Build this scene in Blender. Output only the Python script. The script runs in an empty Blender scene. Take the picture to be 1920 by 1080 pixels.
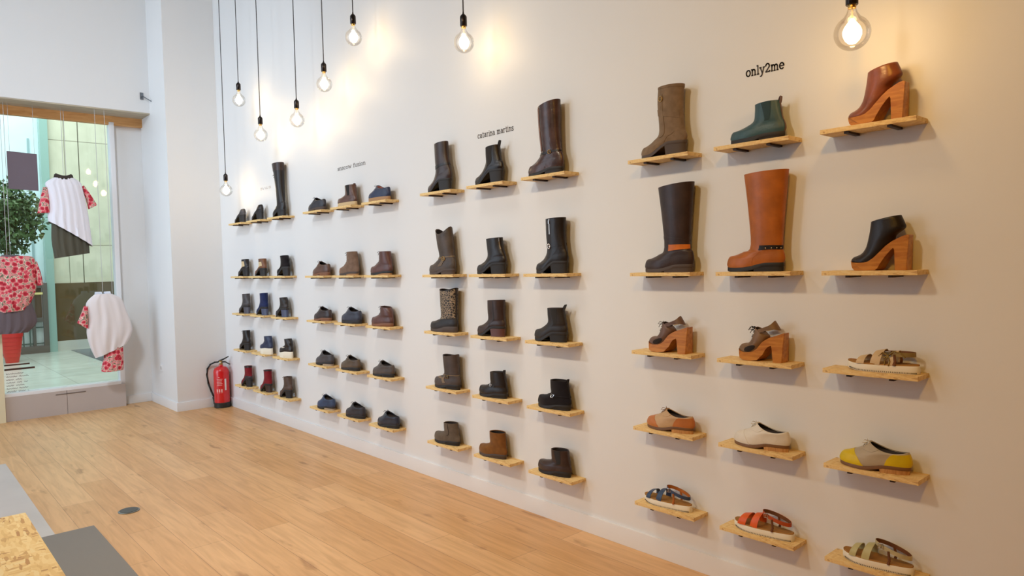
import bpy, math, random
import numpy as np
from mathutils import Vector, Matrix

SC = bpy.context.scene
COL = SC.collection
random.seed(7); RNG = np.random.default_rng(7)
PI = math.pi

# ------------------------------------------------------------------ camera
cam_d = bpy.data.cameras.new('camera'); cam = bpy.data.objects.new('camera', cam_d); COL.objects.link(cam)
cam_d.sensor_width = 36.0; cam_d.lens = 1330.7 / 1920 * 36; cam_d.clip_start = 0.05; cam_d.clip_end = 100
R_ = (0.7445, -0.6671, -0.0260); U_ = (0.0427, 0.0087, 0.9991); F_ = (0.6663, 0.7449, -0.0349)
cam.matrix_world = Matrix(((R_[0], U_[0], -F_[0], -2.98), (R_[1], U_[1], -F_[1], 0.0), (R_[2], U_[2], -F_[2], 1.55), (0, 0, 0, 1)))
SC.camera = cam

# ------------------------------------------------------------------ world, lights, exposure
w = bpy.data.worlds.new('world'); SC.world = w; w.use_nodes = True
w.node_tree.nodes['Background'].inputs[0].default_value = (0.80, 0.90, 1.0, 1)
w.node_tree.nodes['Background'].inputs[1].default_value = 0.6
SC.view_settings.view_transform = 'Standard'; SC.view_settings.look = 'None'
SC.view_settings.exposure = 0.30; SC.view_settings.gamma = 1.0; SC.view_settings.use_curve_mapping = False
SC.cycles.use_denoising = True
SC.cycles.max_bounces = 8; SC.cycles.transparent_max_bounces = 16
SC.cycles.caustics_reflective = False; SC.cycles.caustics_refractive = False

def area(name, loc, look, size, power, col):
    d = bpy.data.lights.new(name, 'AREA'); d.shape = 'RECTANGLE'; d.size, d.size_y = size; d.energy = power; d.color = col
    o = bpy.data.objects.new(name, d); COL.objects.link(o); o.location = loc
    o.rotation_euler = (Vector(look) - Vector(loc)).to_track_quat('-Z', 'Y').to_euler()
    return o
# ceiling downlights of the shop, in a row opposite the shoe wall
for yy, pw, cc, sp in ((-0.3, 16, (1.0, .50, .06), 110), (1.9, 10.5, (1.0, .86, .62), 86), (4.1, 14, (.92, .96, 1.0), 96)):
    area('ceiling_lamp_and_fill', (-4.0, yy, 4.1), (-1.0, yy + .6, 1.9), (0.35, 0.3), pw, cc).data.spread = math.radians(sp)
area('ceiling_lamp_and_fill', (-3.4, 4.2, 4.9), (-1.3, 8.9, 2.0), (0.6, 0.6), 24, (.80, .90, 1.0)).data.spread = math.radians(85)  # unseen cool fill, added to brighten the pillar and beam faces
area('ceiling_lamp_and_fill', (-2.4, 3.6, 5.0), (-1.9, 3.7, 0), (1.0, 1.0), 13, (1.0, .93, .84)).data.spread = math.radians(75)  # unseen overhead fill, added to lift the floor
# daylight through the shop entrance on the left and the mall behind the window
area('entrance_daylight', (-6.3, 7.2, 2.4), (0, 7.4, 2.2), (3.6, 4.2), 82, (0.64, 0.81, 1.0)).data.spread = math.radians(120)
area('mall_daylight', (-1.5, 13.5, 6.5), (-0.6, 14.2, 0), (5.0, 5.0), 350, (0.93, 0.98, 1.0))

# ------------------------------------------------------------------ materials
MATS = {}
def mat(name, col=(0.8, 0.8, 0.8), rough=0.5, metal=0.0, spec=0.5, bump=0.0, bscale=60.0, var=0.0, vscale=8.0, emis=None, coat=0.0, sheen=0.0):
    if name in MATS: return MATS[name]
    m = bpy.data.materials.new(name); m.use_nodes = True; nt = m.node_tree; b = nt.nodes['Principled BSDF']
    b.inputs['Base Color'].default_value = (*col, 1); b.inputs['Roughness'].default_value = rough
    b.inputs['Metallic'].default_value = metal; b.inputs['Specular IOR Level'].default_value = spec
    b.inputs['Coat Weight'].default_value = coat; b.inputs['Sheen Weight'].default_value = sheen
    if emis: b.inputs['Emission Color'].default_value = (*emis[0], 1); b.inputs['Emission Strength'].default_value = emis[1]
    tc = nt.nodes.new('ShaderNodeTexCoord')
    if var > 0:
        n = nt.nodes.new('ShaderNodeTexNoise'); n.inputs['Scale'].default_value = vscale; n.inputs['Detail'].default_value = 5
        r = nt.nodes.new('ShaderNodeValToRGB'); e = r.color_ramp.elements
        e[0].position = .3; e[0].color = (*[c * (1 - var) for c in col], 1); e[1].position = .72; e[1].color = (*[min(1, c * (1 + var)) for c in col], 1)
        nt.links.new(tc.outputs['Object'], n.inputs['Vector']); nt.links.new(n.outputs['Fac'], r.inputs['Fac']); nt.links.new(r.outputs['Color'], b.inputs['Base Color'])
    if bump > 0:
        n = nt.nodes.new('ShaderNodeTexNoise'); n.inputs['Scale'].default_value = bscale; n.inputs['Detail'].default_value = 6
        bp = nt.nodes.new('ShaderNodeBump'); bp.inputs['Strength'].default_value = bump; bp.inputs['Distance'].default_value = 0.01
        nt.links.new(tc.outputs['Object'], n.inputs['Vector']); nt.links.new(n.outputs['Fac'], bp.inputs['Height']); nt.links.new(bp.outputs['Normal'], b.inputs['Normal'])
    MATS[name] = m
    return m
def lin(r, g, b):
    f = lambda c: (c / 255 / 12.92) if c / 255 <= .04045 else ((c / 255 + .055) / 1.055) ** 2.4
    return (f(r), f(g), f(b))
def leather(name, rgb, rough=.36, var=.25): return mat(name, lin(*rgb), rough, bump=.12, bscale=55, var=var, vscale=16, spec=.4)
def suede(name, rgb, var=.18): return mat(name, lin(*rgb), .92, bump=.12, bscale=300, var=var, vscale=30, spec=.15, sheen=.15)

def floor_mat():
    m = bpy.data.materials.new('oak_laminate'); m.use_nodes = True; nt = m.node_tree; b = nt.nodes['Principled BSDF']; L = nt.links.new
    tc = nt.nodes.new('ShaderNodeTexCoord'); mp = nt.nodes.new('ShaderNodeMapping'); mp.inputs['Rotation'].default_value = (0, 0, PI / 2)
    L(tc.outputs['Object'], mp.inputs['Vector'])
    br = nt.nodes.new('ShaderNodeTexBrick'); br.offset = .37; br.offset_frequency = 2
    br.inputs['Color1'].default_value = (*lin(226, 180, 126), 1); br.inputs['Color2'].default_value = (*lin(212, 162, 106), 1); br.inputs['Mortar'].default_value = (*lin(160, 116, 76), 1)
    br.inputs['Scale'].default_value = 1; br.inputs['Brick Width'].default_value = 1.38; br.inputs['Row Height'].default_value = .193; br.inputs['Mortar Size'].default_value = .0012; br.inputs['Bias'].default_value = -.1
    L(mp.outputs['Vector'], br.inputs['Vector'])
    m2 = nt.nodes.new('ShaderNodeMapping'); m2.inputs['Scale'].default_value = (9, .7, 1); L(tc.outputs['Object'], m2.inputs['Vector'])
    n = nt.nodes.new('ShaderNodeTexNoise'); n.inputs['Scale'].default_value = 3.2; n.inputs['Detail'].default_value = 8; n.inputs['Distortion'].default_value = .8; L(m2.outputs['Vector'], n.inputs['Vector'])
    r = nt.nodes.new('ShaderNodeValToRGB'); e = r.color_ramp.elements; e[0].position = .33; e[0].color = (.80, .74, .68, 1); e[1].position = .62; e[1].color = (1.04, 1.03, 1.02, 1); L(n.outputs['Fac'], r.inputs['Fac'])
    mx = nt.nodes.new('ShaderNodeMixRGB'); mx.blend_type = 'MULTIPLY'; mx.inputs[0].default_value = .75; L(br.outputs['Color'], mx.inputs[1]); L(r.outputs['Color'], mx.inputs[2])
    m3 = nt.nodes.new('ShaderNodeMapping'); m3.inputs['Scale'].default_value = (5.5, 1.6, 1); L(tc.outputs['Object'], m3.inputs['Vector'])
    n3 = nt.nodes.new('ShaderNodeTexNoise'); n3.inputs['Scale'].default_value = 1.7; n3.inputs['Detail'].default_value = 3; L(m3.outputs['Vector'], n3.inputs['Vector'])
    r3 = nt.nodes.new('ShaderNodeValToRGB'); e = r3.color_ramp.elements; e[0].position = .27; e[0].color = (.55, .45, .36, 1); e[1].position = .36; e[1].color = (1, 1, 1, 1); L(n3.outputs['Fac'], r3.inputs['Fac'])
    mx2 = nt.nodes.new('ShaderNodeMixRGB'); mx2.blend_type = 'MULTIPLY'; mx2.inputs[0].default_value = .7; L(mx.outputs['Color'], mx2.inputs[1]); L(r3.outputs['Color'], mx2.inputs[2])
    L(mx2.outputs['Color'], b.inputs['Base Color']); b.inputs['Roughness'].default_value = .38; b.inputs['Specular IOR Level'].default_value = .45
    bp = nt.nodes.new('ShaderNodeBump'); bp.inputs['Strength'].default_value = .12; bp.inputs['Distance'].default_value = .004; L(n.outputs['Fac'], bp.inputs['Height']); L(bp.outputs['Normal'], b.inputs['Normal'])
    return m
def osb_mat(name, sc, soft=0.0):
    m = bpy.data.materials.new(name); m.use_nodes = True; nt = m.node_tree; b = nt.nodes['Principled BSDF']; L = nt.links.new
    tc = nt.nodes.new('ShaderNodeTexCoord'); prev = None
    for i, (rz, s, seed) in enumerate(((.5, (1, .16, 1), 0), (-.7, (.18, 1, 1), 3.3), (1.3, (1, .2, 1), 7.1))):
        nz = nt.nodes.new('ShaderNodeTexNoise'); nz.inputs['Scale'].default_value = sc * .12; L(tc.outputs['Object'], nz.inputs['Vector'])
        ad = nt.nodes.new('ShaderNodeVectorMath'); ad.operation = 'MULTIPLY_ADD'; ad.inputs[1].default_value = (.02, .02, .02); L(nz.outputs['Color'], ad.inputs[0]); L(tc.outputs['Object'], ad.inputs[2])
        mp = nt.nodes.new('ShaderNodeMapping'); mp.inputs['Rotation'].default_value = (0, 0, rz); mp.inputs['Scale'].default_value = s; mp.inputs['Location'].default_value = (seed, seed, 0); L(ad.outputs[0], mp.inputs['Vector'])
        v = nt.nodes.new('ShaderNodeTexVoronoi'); v.inputs['Scale'].default_value = sc * (1 + .3 * i); L(mp.outputs['Vector'], v.inputs['Vector'])
        sp = nt.nodes.new('ShaderNodeSeparateColor'); L(v.outputs['Color'], sp.inputs['Color'])
        r = nt.nodes.new('ShaderNodeValToRGB'); e = r.color_ramp.elements
        e[0].position = 0; e[0].color = (*lin(196, 146, 82), 1); e[1].position = 1; e[1].color = (*lin(240, 212, 152), 1)
        for p, c in ((.07, lin(176, 120, 62)), (.12, lin(220, 176, 106)), (.55, lin(236, 198, 128)), (.8, lin(242, 210, 146))):
            x = e.new(p); x.color = (*c, 1)
        L(sp.outputs[0], r.inputs['Fac'])
        if prev is None: prev = r.outputs['Color']
        else:
            mx = nt.nodes.new('ShaderNodeMixRGB'); th = nt.nodes.new('ShaderNodeMath'); th.operation = 'GREATER_THAN'; th.inputs[1].default_value = .55
            L(sp.outputs[1], th.inputs[0]); L(th.outputs[0], mx.inputs[0]); L(prev, mx.inputs[1]); L(r.outputs['Color'], mx.inputs[2]); prev = mx.outputs['Color']
    mxs = nt.nodes.new('ShaderNodeMixRGB'); mxs.inputs[0].default_value = soft; mxs.inputs[2].default_value = (*lin(232, 198, 136), 1); L(prev, mxs.inputs[1]); prev = mxs.outputs['Color']
    L(prev, b.inputs['Base Color']); b.inputs['Roughness'].default_value = .62
    return m
def floral_mat():
    m = bpy.data.materials.new('floral_print'); m.use_nodes = True; nt = m.node_tree; b = nt.nodes['Principled BSDF']; L = nt.links.new
    tc = nt.nodes.new('ShaderNodeTexCoord'); v = nt.nodes.new('ShaderNodeTexVoronoi'); v.inputs['Scale'].default_value = 20; L(tc.outputs['Object'], v.inputs['Vector'])
    nz = nt.nodes.new('ShaderNodeTexNoise'); nz.inputs['Scale'].default_value = 50; L(tc.outputs['Object'], nz.inputs['Vector'])
    ad = nt.nodes.new('ShaderNodeMath'); ad.operation = 'MULTIPLY_ADD'; ad.inputs[1].default_value = .55; L(nz.outputs['Fac'], ad.inputs[0]); L(v.outputs['Distance'], ad.inputs[2])
    r = nt.nodes.new('ShaderNodeValToRGB'); r.color_ramp.interpolation = 'CONSTANT'; e = r.color_ramp.elements
    e[0].position = 0; e[0].color = (*lin(184, 36, 54), 1); e[1].position = .62; e[1].color = (*lin(220, 84, 98), 1)
    for p, c in ((.74, lin(232, 136, 136)), (.84, lin(236, 206, 186)), (.92, lin(86, 104, 76)), (.99, lin(226, 150, 146))):
        x = e.new(p); x.color = (*c, 1)
    L(ad.outputs[0], r.inputs['Fac']); L(r.outputs['Color'], b.inputs['Base Color']); b.inputs['Roughness'].default_value = .85
    return m
def wood_mat(name, c1, c2, sc=14, rough=.35, axis=0):
    m = bpy.data.materials.new(name); m.use_nodes = True; nt = m.node_tree; b = nt.nodes['Principled BSDF']; L = nt.links.new
    tc = nt.nodes.new('ShaderNodeTexCoord'); mp = nt.nodes.new('ShaderNodeMapping'); s = [6, 6, 6]; s[axis] = .8; mp.inputs['Scale'].default_value = s; L(tc.outputs['Object'], mp.inputs['Vector'])
    n = nt.nodes.new('ShaderNodeTexNoise'); n.inputs['Scale'].default_value = sc; n.inputs['Detail'].default_value = 5; n.inputs['Distortion'].default_value = .6; L(mp.outputs['Vector'], n.inputs['Vector'])
    r = nt.nodes.new('ShaderNodeValToRGB'); e = r.color_ramp.elements; e[0].position = .35; e[0].color = (*lin(*c1), 1); e[1].position = .68; e[1].color = (*lin(*c2), 1)
    L(n.outputs['Fac'], r.inputs['Fac']); L(r.outputs['Color'], b.inputs['Base Color']); b.inputs['Roughness'].default_value = rough
    return m
def clear_mat(name, tint=(1, 1, 1), base=.04, k=.6):
    m = bpy.data.materials.new(name); m.use_nodes = True; nt = m.node_tree; nt.nodes.remove(nt.nodes['Principled BSDF']); L = nt.links.new
    tr = nt.nodes.new('ShaderNodeBsdfTransparent'); tr.inputs[0].default_value = (*tint, 1); gl = nt.nodes.new('ShaderNodeBsdfGlossy'); gl.inputs['Roughness'].default_value = .03
    lw = nt.nodes.new('ShaderNodeLayerWeight'); lw.inputs['Blend'].default_value = .25
    mu = nt.nodes.new('ShaderNodeMath'); mu.operation = 'MULTIPLY_ADD'; mu.inputs[1].default_value = k; mu.inputs[2].default_value = base; L(lw.outputs['Fresnel'], mu.inputs[0])
    mx = nt.nodes.new('ShaderNodeMixShader'); L(mu.outputs[0], mx.inputs[0]); L(tr.outputs[0], mx.inputs[1]); L(gl.outputs[0], mx.inputs[2]); L(mx.outputs[0], nt.nodes['Material Output'].inputs[0])
    return m

M_WALL = mat('white_wall_paint', (.80, .79, .775), .5, spec=.35, bump=.02, bscale=180)
M_TRIM = mat('white_trim_paint', (.82, .81, .80), .4)
M_CEIL = mat('ceiling_paint', (.8, .8, .8), .9)
M_FLOOR = floor_mat(); M_OSB = osb_mat('osb_board', 90, .4); M_OSBT = osb_mat('osb_table', 52, .15)
M_FLORAL = floral_mat()
M_CLOG = wood_mat('clog_wood', (172, 100, 28), (204, 136, 52), 10, .32, 0)
M_GLASS = clear_mat('window_glass', (.95, 1.0, .98), .035, .7); M_BULB = clear_mat('bulb_glass', (1, .985, .96), .03, .5)
M_METAL = mat('dark_bracket_metal', lin(58, 40, 30), .5, metal=.4)
M_SILVER = mat('silver_buckle', (.75, .72, .68), .22, metal=1)
M_BRASS = mat('aged_brass', lin(176, 140, 84), .35, metal=1)
M_INK = mat('wall_vinyl_ink', lin(62, 52, 48), .6); M_INKL = mat('faded_vinyl_ink', lin(122, 112, 106), .6); M_INKF = mat('pale_vinyl_ink', lin(196, 178, 164), .6)
M_DARK = mat('dark_lining', lin(38, 30, 27), .9); M_CREAM = mat('cream_lining', lin(214, 190, 148), .7)
M_BLACKSOLE = mat('black_rubber', lin(31, 25, 22), .6); M_BROWNSOLE = mat('brown_rubber', lin(74, 58, 48), .6)
M_STACK = wood_mat('stacked_leather_heel', (176, 120, 66), (208, 156, 96), 20, .5, 2)
M_WHITESOLE = mat('white_rubber_sole', lin(238, 228, 206), .55); M_TEETH = mat('dark_tread', lin(70, 58, 40), .8)
M_CORK = mat('footbed_suede', lin(164, 116, 52), .8, var=.15, vscale=30)

# ------------------------------------------------------------------ mesh helpers
class MB:
    def __init__(s): s.v = []; s.f = []
    def add(s, v, f):
        o = len(s.v); s.v += [tuple(map(float, p)) for p in v]; s.f += [tuple(i + o for i in q) for q in f]; return s
    def box(s, lo, hi):
        (a, b, c), (d, e, g) = lo, hi
        return s.add([(a, b, c), (d, b, c), (d, e, c), (a, e, c), (a, b, g), (d, b, g), (d, e, g), (a, e, g)],
                     [(3, 2, 1, 0), (4, 5, 6, 7), (0, 1, 5, 4), (1, 2, 6, 5), (2, 3, 7, 6), (3, 0, 4, 7)])
    def rings(s, rs, closed=True, cap0=False, cap1=False):
        n = len(rs[0]); v = [p for r in rs for p in r]; f = []
        for k in range(len(rs) - 1):
            for j in range(n if closed else n - 1):
                a = k * n + j; b = k * n + (j + 1) % n; f.append((a, b, b + n, a + n))
        if cap0: f.append(tuple(range(n))[::-1])
        if cap1: f.append(tuple((len(rs) - 1) * n + j for j in range(n)))
        return s.add(v, f)
    def tube(s, pts, r, n=8, cap=True):
        pts = [Vector(p) for p in pts]; rs = []
        rr = r if hasattr(r, '__len__') else [r] * len(pts)
        ref = None
        for i, p in enumerate(pts):
            t = (pts[min(i + 1, len(pts) - 1)] - pts[max(i - 1, 0)]).normalized()
            if ref is None:
                ref = Vector((0, 0, 1)) if abs(t.z) < .9 else Vector((1, 0, 0))
            a = t.cross(ref)
            if a.length < 1e-5: a = t.cross(Vector((.3, 1, .2)))
            a.normalize(); b = t.cross(a); ref = b.cross(t) if b.length else ref
            ref = -a.cross(t) if False else ref
            rs.append([p + (a * math.cos(2 * PI * k / n) + b * math.sin(2 * PI * k / n)) * rr[i] for k in range(n)])
        return s.rings(rs, True, cap, cap)
    def lathe(s, prof, c=(0, 0, 0), n=28, cap0=True, cap1=True):
        rs = [[(c[0] + r * math.cos(2 * PI * k / n), c[1] + r * math.sin(2 * PI * k / n), c[2] + z) for k in range(n)] for r, z in prof]
        return s.rings(rs, True, cap0, cap1)
    def prism(s, poly, ax, lo, hi):
        """extrude a 2D polygon (two remaining axes in order) along axis ax"""
        def P(q, t):
            q = list(q); q.insert(ax, t); return q
        n = len(poly)
        return s.add([P(q, lo) for q in poly] + [P(q, hi) for q in poly], [tuple(range(n))[::-1], tuple(range(n, 2 * n))] + [(i, (i + 1) % n, (i + 1) % n + n, i + n) for i in range(n)])
    def build(s, name, m, parent=None, angle=40, bevel=0, smooth=True):
        me = bpy.data.meshes.new(name); me.from_pydata(s.v, [], s.f); me.materials.append(m)
        import bmesh
        bm = bmesh.new(); bm.from_mesh(me); bmesh.ops.recalc_face_normals(bm, faces=bm.faces)
        if bevel: bmesh.ops.bevel(bm, geom=list(bm.edges), offset=bevel, segments=2, profile=.7, affect='EDGES', clamp_overlap=True)
        bm.to_mesh(me); bm.free()
        if smooth:
            me.polygons.foreach_set('use_smooth', [True] * len(me.polygons)); me.set_sharp_from_angle(angle=math.radians(angle))
        me.update()
        o = bpy.data.objects.new(name, me); COL.objects.link(o)
        if parent: o.parent = parent
        return o
def thing(name, label, cat, loc=(0, 0, 0), rz=0, group=None):
    o = bpy.data.objects.new(name, None); COL.objects.link(o); o.location = loc; o.rotation_euler = (0, 0, rz); o.empty_display_size = .05
    return tag(o, label, cat, group)
def tag(o, label, cat, group=None):
    o['label'] = label; o['category'] = cat
    if group: o['group'] = group
    return o
def struct(o): o['kind'] = 'structure'; return o
def box(name, lo, hi, m, parent=None, bevel=0): return MB().box(lo, hi).build(name, m, parent, bevel=bevel, smooth=bevel > 0)
def crom(P, t):
    """Catmull-Rom through rows of P at t in 0..1"""
    P = np.asarray(P, float); n = len(P) - 1; x = np.clip(t, 0, 1) * n; i = min(int(x), n - 1); u = x - i
    p0, p1, p2, p3 = P[max(i - 1, 0)], P[i], P[i + 1], P[min(i + 2, n)]
    return .5 * ((2 * p1) + (p2 - p0) * u + (2 * p0 - 5 * p1 + 4 * p2 - p3) * u * u + (3 * p1 - p0 - 3 * p2 + p3) * u ** 3)

# ------------------------------------------------------------------ the room
CZ = 5.2
struct(box('floor', (-6.6, -2.6, -.1), (0, 9.32, 0), M_FLOOR))
M_FLOORLIGHT = mat('painted_floor_light', lin(204, 196, 190), .35, var=.06, vscale=2)
struct(box('floor_light_patch', (-6.5, -2.5, 0), (-2.25, 7.15, .003), M_FLOORLIGHT))  # thin pale sheet over the oak, reflected daylight put into its colour
struct(box('wall_right', (0, -2.6, -.1), (.15, 8.32, CZ), M_WALL))
struct(box('wall_pillar', (-.55, 8.32, -.1), (.15, 9.5, CZ), M_WALL))
fw = MB().box((-.862, 9.3, -.1), (-.55, 9.5, 3.4)).box((-6.6, 9.3, -.1), (-2.1, 9.5, 3.4))
struct(fw.build('wall_far', M_WALL, smooth=False))
struct(box('wall_beam', (-6.6, 8.9, 3.385), (-.55, 9.5, CZ), M_WALL))
struct(box('wall_left', (-6.75, -2.6, -.1), (-6.6, 9.5, CZ), M_WALL))
struct(box('wall_back', (-6.75, -2.75, -.1), (.15, -2.6, CZ), mat('back_wall_wood_tone', lin(170, 128, 84), .7)))
struct(box('ceiling', (-6.75, -2.75, CZ), (.15, 9.5, CZ + .1), M_CEIL))
def skirt(n, lo, hi, ax):
    m = MB().box(lo, hi)
    return struct(m.build(n, M_TRIM, bevel=.003))
skirt('baseboard_right', (-.014, -2.6, 0), (0, 8.32, .1), 0)
skirt('baseboard_pillar_front', (-.564, 8.306, 0), (-.014, 8.32, .1), 0)
skirt('baseboard_pillar_side', (-.564, 8.32, 0), (-.55, 9.286, .1), 0)
skirt('baseboard_far', (-.85, 9.286, 0), (-.55, 9.3, .1), 0)
# soffit over the window: pale board and a warm wooden strip with small thread hooks
M_SOF = wood_mat('soffit_boards', (176, 164, 144), (196, 184, 160), 6, .7, 0)
struct(box('trim_2', (-6.6, 8.905, 3.372), (-.55, 9.24, 3.387), M_SOF))
struct(box('trim_3', (-6.6, 9.235, 3.275), (-.55, 9.3, 3.374), wood_mat('orange_wood_strip', (214, 154, 92), (236, 184, 122), 6, .5, 0)))
# window: plinth, frame, pane
pl = MB().box((-2.02, 9.19, 0), (-1.455, 9.32, .262)).box((-1.45, 9.19, 0), (-.862, 9.32, .262)).box((-2.02, 9.2, 0), (-.862, 9.32, .26))
M_PLN = mat('plinth_paint', lin(196, 184, 178), .5)
struct(pl.build('window_plinth', M_PLN, smooth=False))
struct(box('trim_4', (-1.56, 9.186, .222), (-1.27, 9.191, .232), mat('slot_shadow_grey', lin(120, 108, 100), .6)))
win = MB().box((-.905, 9.22, .26), (-.855, 9.34, 3.3)).box((-2.02, 9.19, .262), (-.905, 9.34, .298))
wf = struct(win.build('window_1', mat('white_window_frame', lin(240, 240, 242), .4), bevel=.004))
struct(box('window_pane', (-2.02, 9.3, .295), (-.9, 9.306, 3.3), M_GLASS, wf))
struct(box('trim_5', (-2.11, 9.16, 0), (-2.02, 9.34, 3.3), mat('cream_post_paint', lin(232, 220, 186), .5)))

# ------------------------------------------------------------------ mall corridor behind the window
M_TILE = bpy.data.materials.new('mall_floor_tile'); M_TILE.use_nodes = True
def tile_nodes(m, c1, c2, mort, bw, rh, ms, rough, axis=(0, 0, 0)):
    nt = m.node_tree; b = nt.nodes['Principled BSDF']; tc = nt.nodes.new('ShaderNodeTexCoord'); mp = nt.nodes.new('ShaderNodeMapping'); mp.inputs['Rotation'].default_value = axis
    br = nt.nodes.new('ShaderNodeTexBrick'); br.offset = 0; br.inputs['Color1'].default_value = (*c1, 1); br.inputs['Color2'].default_value = (*c2, 1); br.inputs['Mortar'].default_value = (*mort, 1)
    br.inputs['Scale'].default_value = 1; br.inputs['Brick Width'].default_value = bw; br.inputs['Row Height'].default_value = rh; br.inputs['Mortar Size'].default_value = ms
    nt.links.new(tc.outputs['Object'], mp.inputs[0]); nt.links.new(mp.outputs[0], br.inputs['Vector'])
    n = nt.nodes.new('ShaderNodeTexNoise'); n.inputs['Scale'].default_value = 4; n.inputs['Detail'].default_value = 8; nt.links.new(tc.outputs['Object'], n.inputs['Vector'])
    r = nt.nodes.new('ShaderNodeValToRGB'); e = r.color_ramp.elements; e[0].position = .3; e[0].color = (.86, .86, .84, 1); e[1].position = .7; e[1].color = (1, 1, 1, 1); nt.links.new(n.outputs['Fac'], r.inputs[0])
    mx = nt.nodes.new('ShaderNodeMixRGB'); mx.blend_type = 'MULTIPLY'; mx.inputs[0].default_value = 1; nt.links.new(br.outputs['Color'], mx.inputs[1]); nt.links.new(r.outputs[0], mx.inputs[2]); nt.links.new(mx.outputs[0], b.inputs['Base Color'])
    b.inputs['Roughness'].default_value = rough
tile_nodes(M_TILE, lin(206, 214, 204), lin(196, 206, 196), lin(176, 184, 176), .9, .9, .006, .22)
struct(box('floor_mall', (-7, 9.5, -.12), (5, 19, -.004), M_TILE))
struct(box('trim_6', (-.06, 9.6, -.004), (4.8, 16.9, .004), mat('dark_slate_floor', lin(92, 104, 112), .25, var=.15, vscale=3)))
M_MARB = bpy.data.materials.new('beige_marble'); M_MARB.use_nodes = True
tile_nodes(M_MARB, lin(222, 220, 196), lin(214, 214, 190), lin(150, 146, 124), 1.1, 2.15, .008, .45, (PI / 2, 0, 0))
mall = MB().box((-.29, 17, 1.38), (.245, 17.3, 7)).box((.262, 17, 1.38), (5, 17.3, 7))
struct(mall.build('wall_mall_marble', M_MARB, smooth=False))
struct(box('trim_7', (.2, 17.05, 1.38), (.3, 17.3, 7), mat('dark_joint', lin(86, 82, 66), .8)))
struct(box('wall_mall_wainscot', (-.29, 16.96, .2), (5, 17.3, 1.38), mat('brown_wainscot', lin(84, 68, 34), .7, var=.12, vscale=1.5)))
struct(box('baseboard_mall', (-.29, 16.94, -.004), (5, 17.3, .2), mat('pale_stone_base', lin(200, 200, 190), .5)))
struct(box('trim_8', (-.43, 16.9, -.004), (-.29, 17.3, 7), mat('teal_glass_column', lin(150, 184, 174), .2)))
struct(box('wall_mall_pale', (-7, 17.1, 1.42), (-.43, 17.3, 7), mat('pale_cyan_panel', lin(214, 236, 240), .35, var=.05, vscale=3)))
struct(box('trim_9', (-.62, 17.07, 1.42), (-.585, 17.1, 4.3), mat('panel_joint', lin(150, 178, 180), .6)))
struct(box('wall_mall_end', (4.8, 9.5, 0), (5, 17, 7), M_MARB))
M_GATE = mat('grey_gate_metal', lin(104, 100, 94), .45, metal=.3)
gt = thing('metal_gate', 'grey framed gate with white lattice panel in the mall beyond the window', 'gate', (-1.2, 16.9, 0))
g = MB().box((-.9, -.04, 0), (.77, .04, .14)).box((.68, -.04, .14), (.77, .04, 1.4)).box((-.9, -.04, .62), (.68, .04, .7)).box((-.9, -.04, 1.3), (.68, .04, 1.4)).box((.5, -.03, .14), (.55, .03, 1.3))
g.build('gate_frame', M_GATE, gt, bevel=.005)
lt = MB()
for k in range(13): lt.box((-.88 + k * .11, -.012, .14), (-.86 + k * .11, .012, .62))
for z in (.18, .5): lt.box((-.88, -.014, z), (.68, .014, z + .022))
lt.build('lattice', mat('dark_green_bars', lin(70, 92, 84), .5), gt, smooth=False)
box('back_panel', (-.9, .05, .14), (.68, .07, .62), mat('white_gate_panel', lin(222, 232, 228), .5), gt)
box('upper_panel', (-.9, .05, .7), (.68, .07, 1.3), mat('brown_gate_panel', lin(118, 96, 74), .5), gt)
MB().tube([(-.9, -.07, 1.19), (.68, -.07, 1.19)], .028, 10).build('handrail', mat('yellow_rail', lin(206, 192, 120), .4), gt)

# potted tree in the mall
pt = thing('potted_tree', 'leafy green potted tree in ribbed red pot seen through the window', 'potted tree', (-1.22, 15.5, -.004))
MB().lathe([(.10, 0), (.12, .1), (.125, .104), (.13, .17), (.135, .174), (.14, .24), (.145, .244), (.15, .31), (.155, .314), (.16, .38), (.165, .384), (.17, .46), (.18, .465), (.185, .56), (.165, .56), (.15, .5)]).build('pot', mat('red_ribbed_pot', lin(206, 44, 40), .35), pt, angle=25)
MB().tube([(0, 0, .45), (.02, .01, 1.2), (-.02, 0, 1.9), (.05, 0, 2.5)], [.045, .04, .035, .02]).build('trunk', mat('tree_bark', lin(120, 92, 62), .9, bump=.3, bscale=30), pt)
lf = MB()
for k in range(2600):
    u = RNG.normal(size=3); u /= np.linalg.norm(u); r = RNG.random() ** .4
    c = np.array([0, 0, 2.62]) + u * r * np.array([.62, .5, .68])
    d = RNG.normal(size=3); d[2] -= .6; d /= np.linalg.norm(d); sdv = np.cross(d, RNG.normal(size=3)); sdv /= np.linalg.norm(sdv)
    l = .07 + .06 * RNG.random(); wd = l * .3; nn = np.cross(d, sdv)
    lf.add([c, c + d * l * .5 + sdv * wd + nn * .008, c + d * l, c + d * l * .5 - sdv * wd + nn * .008], [(0, 1, 2), (0, 2, 3)])
lf.build('foliage', mat('tree_leaves', lin(78, 104, 62), .5, var=.55, vscale=5), pt, smooth=False)

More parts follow.
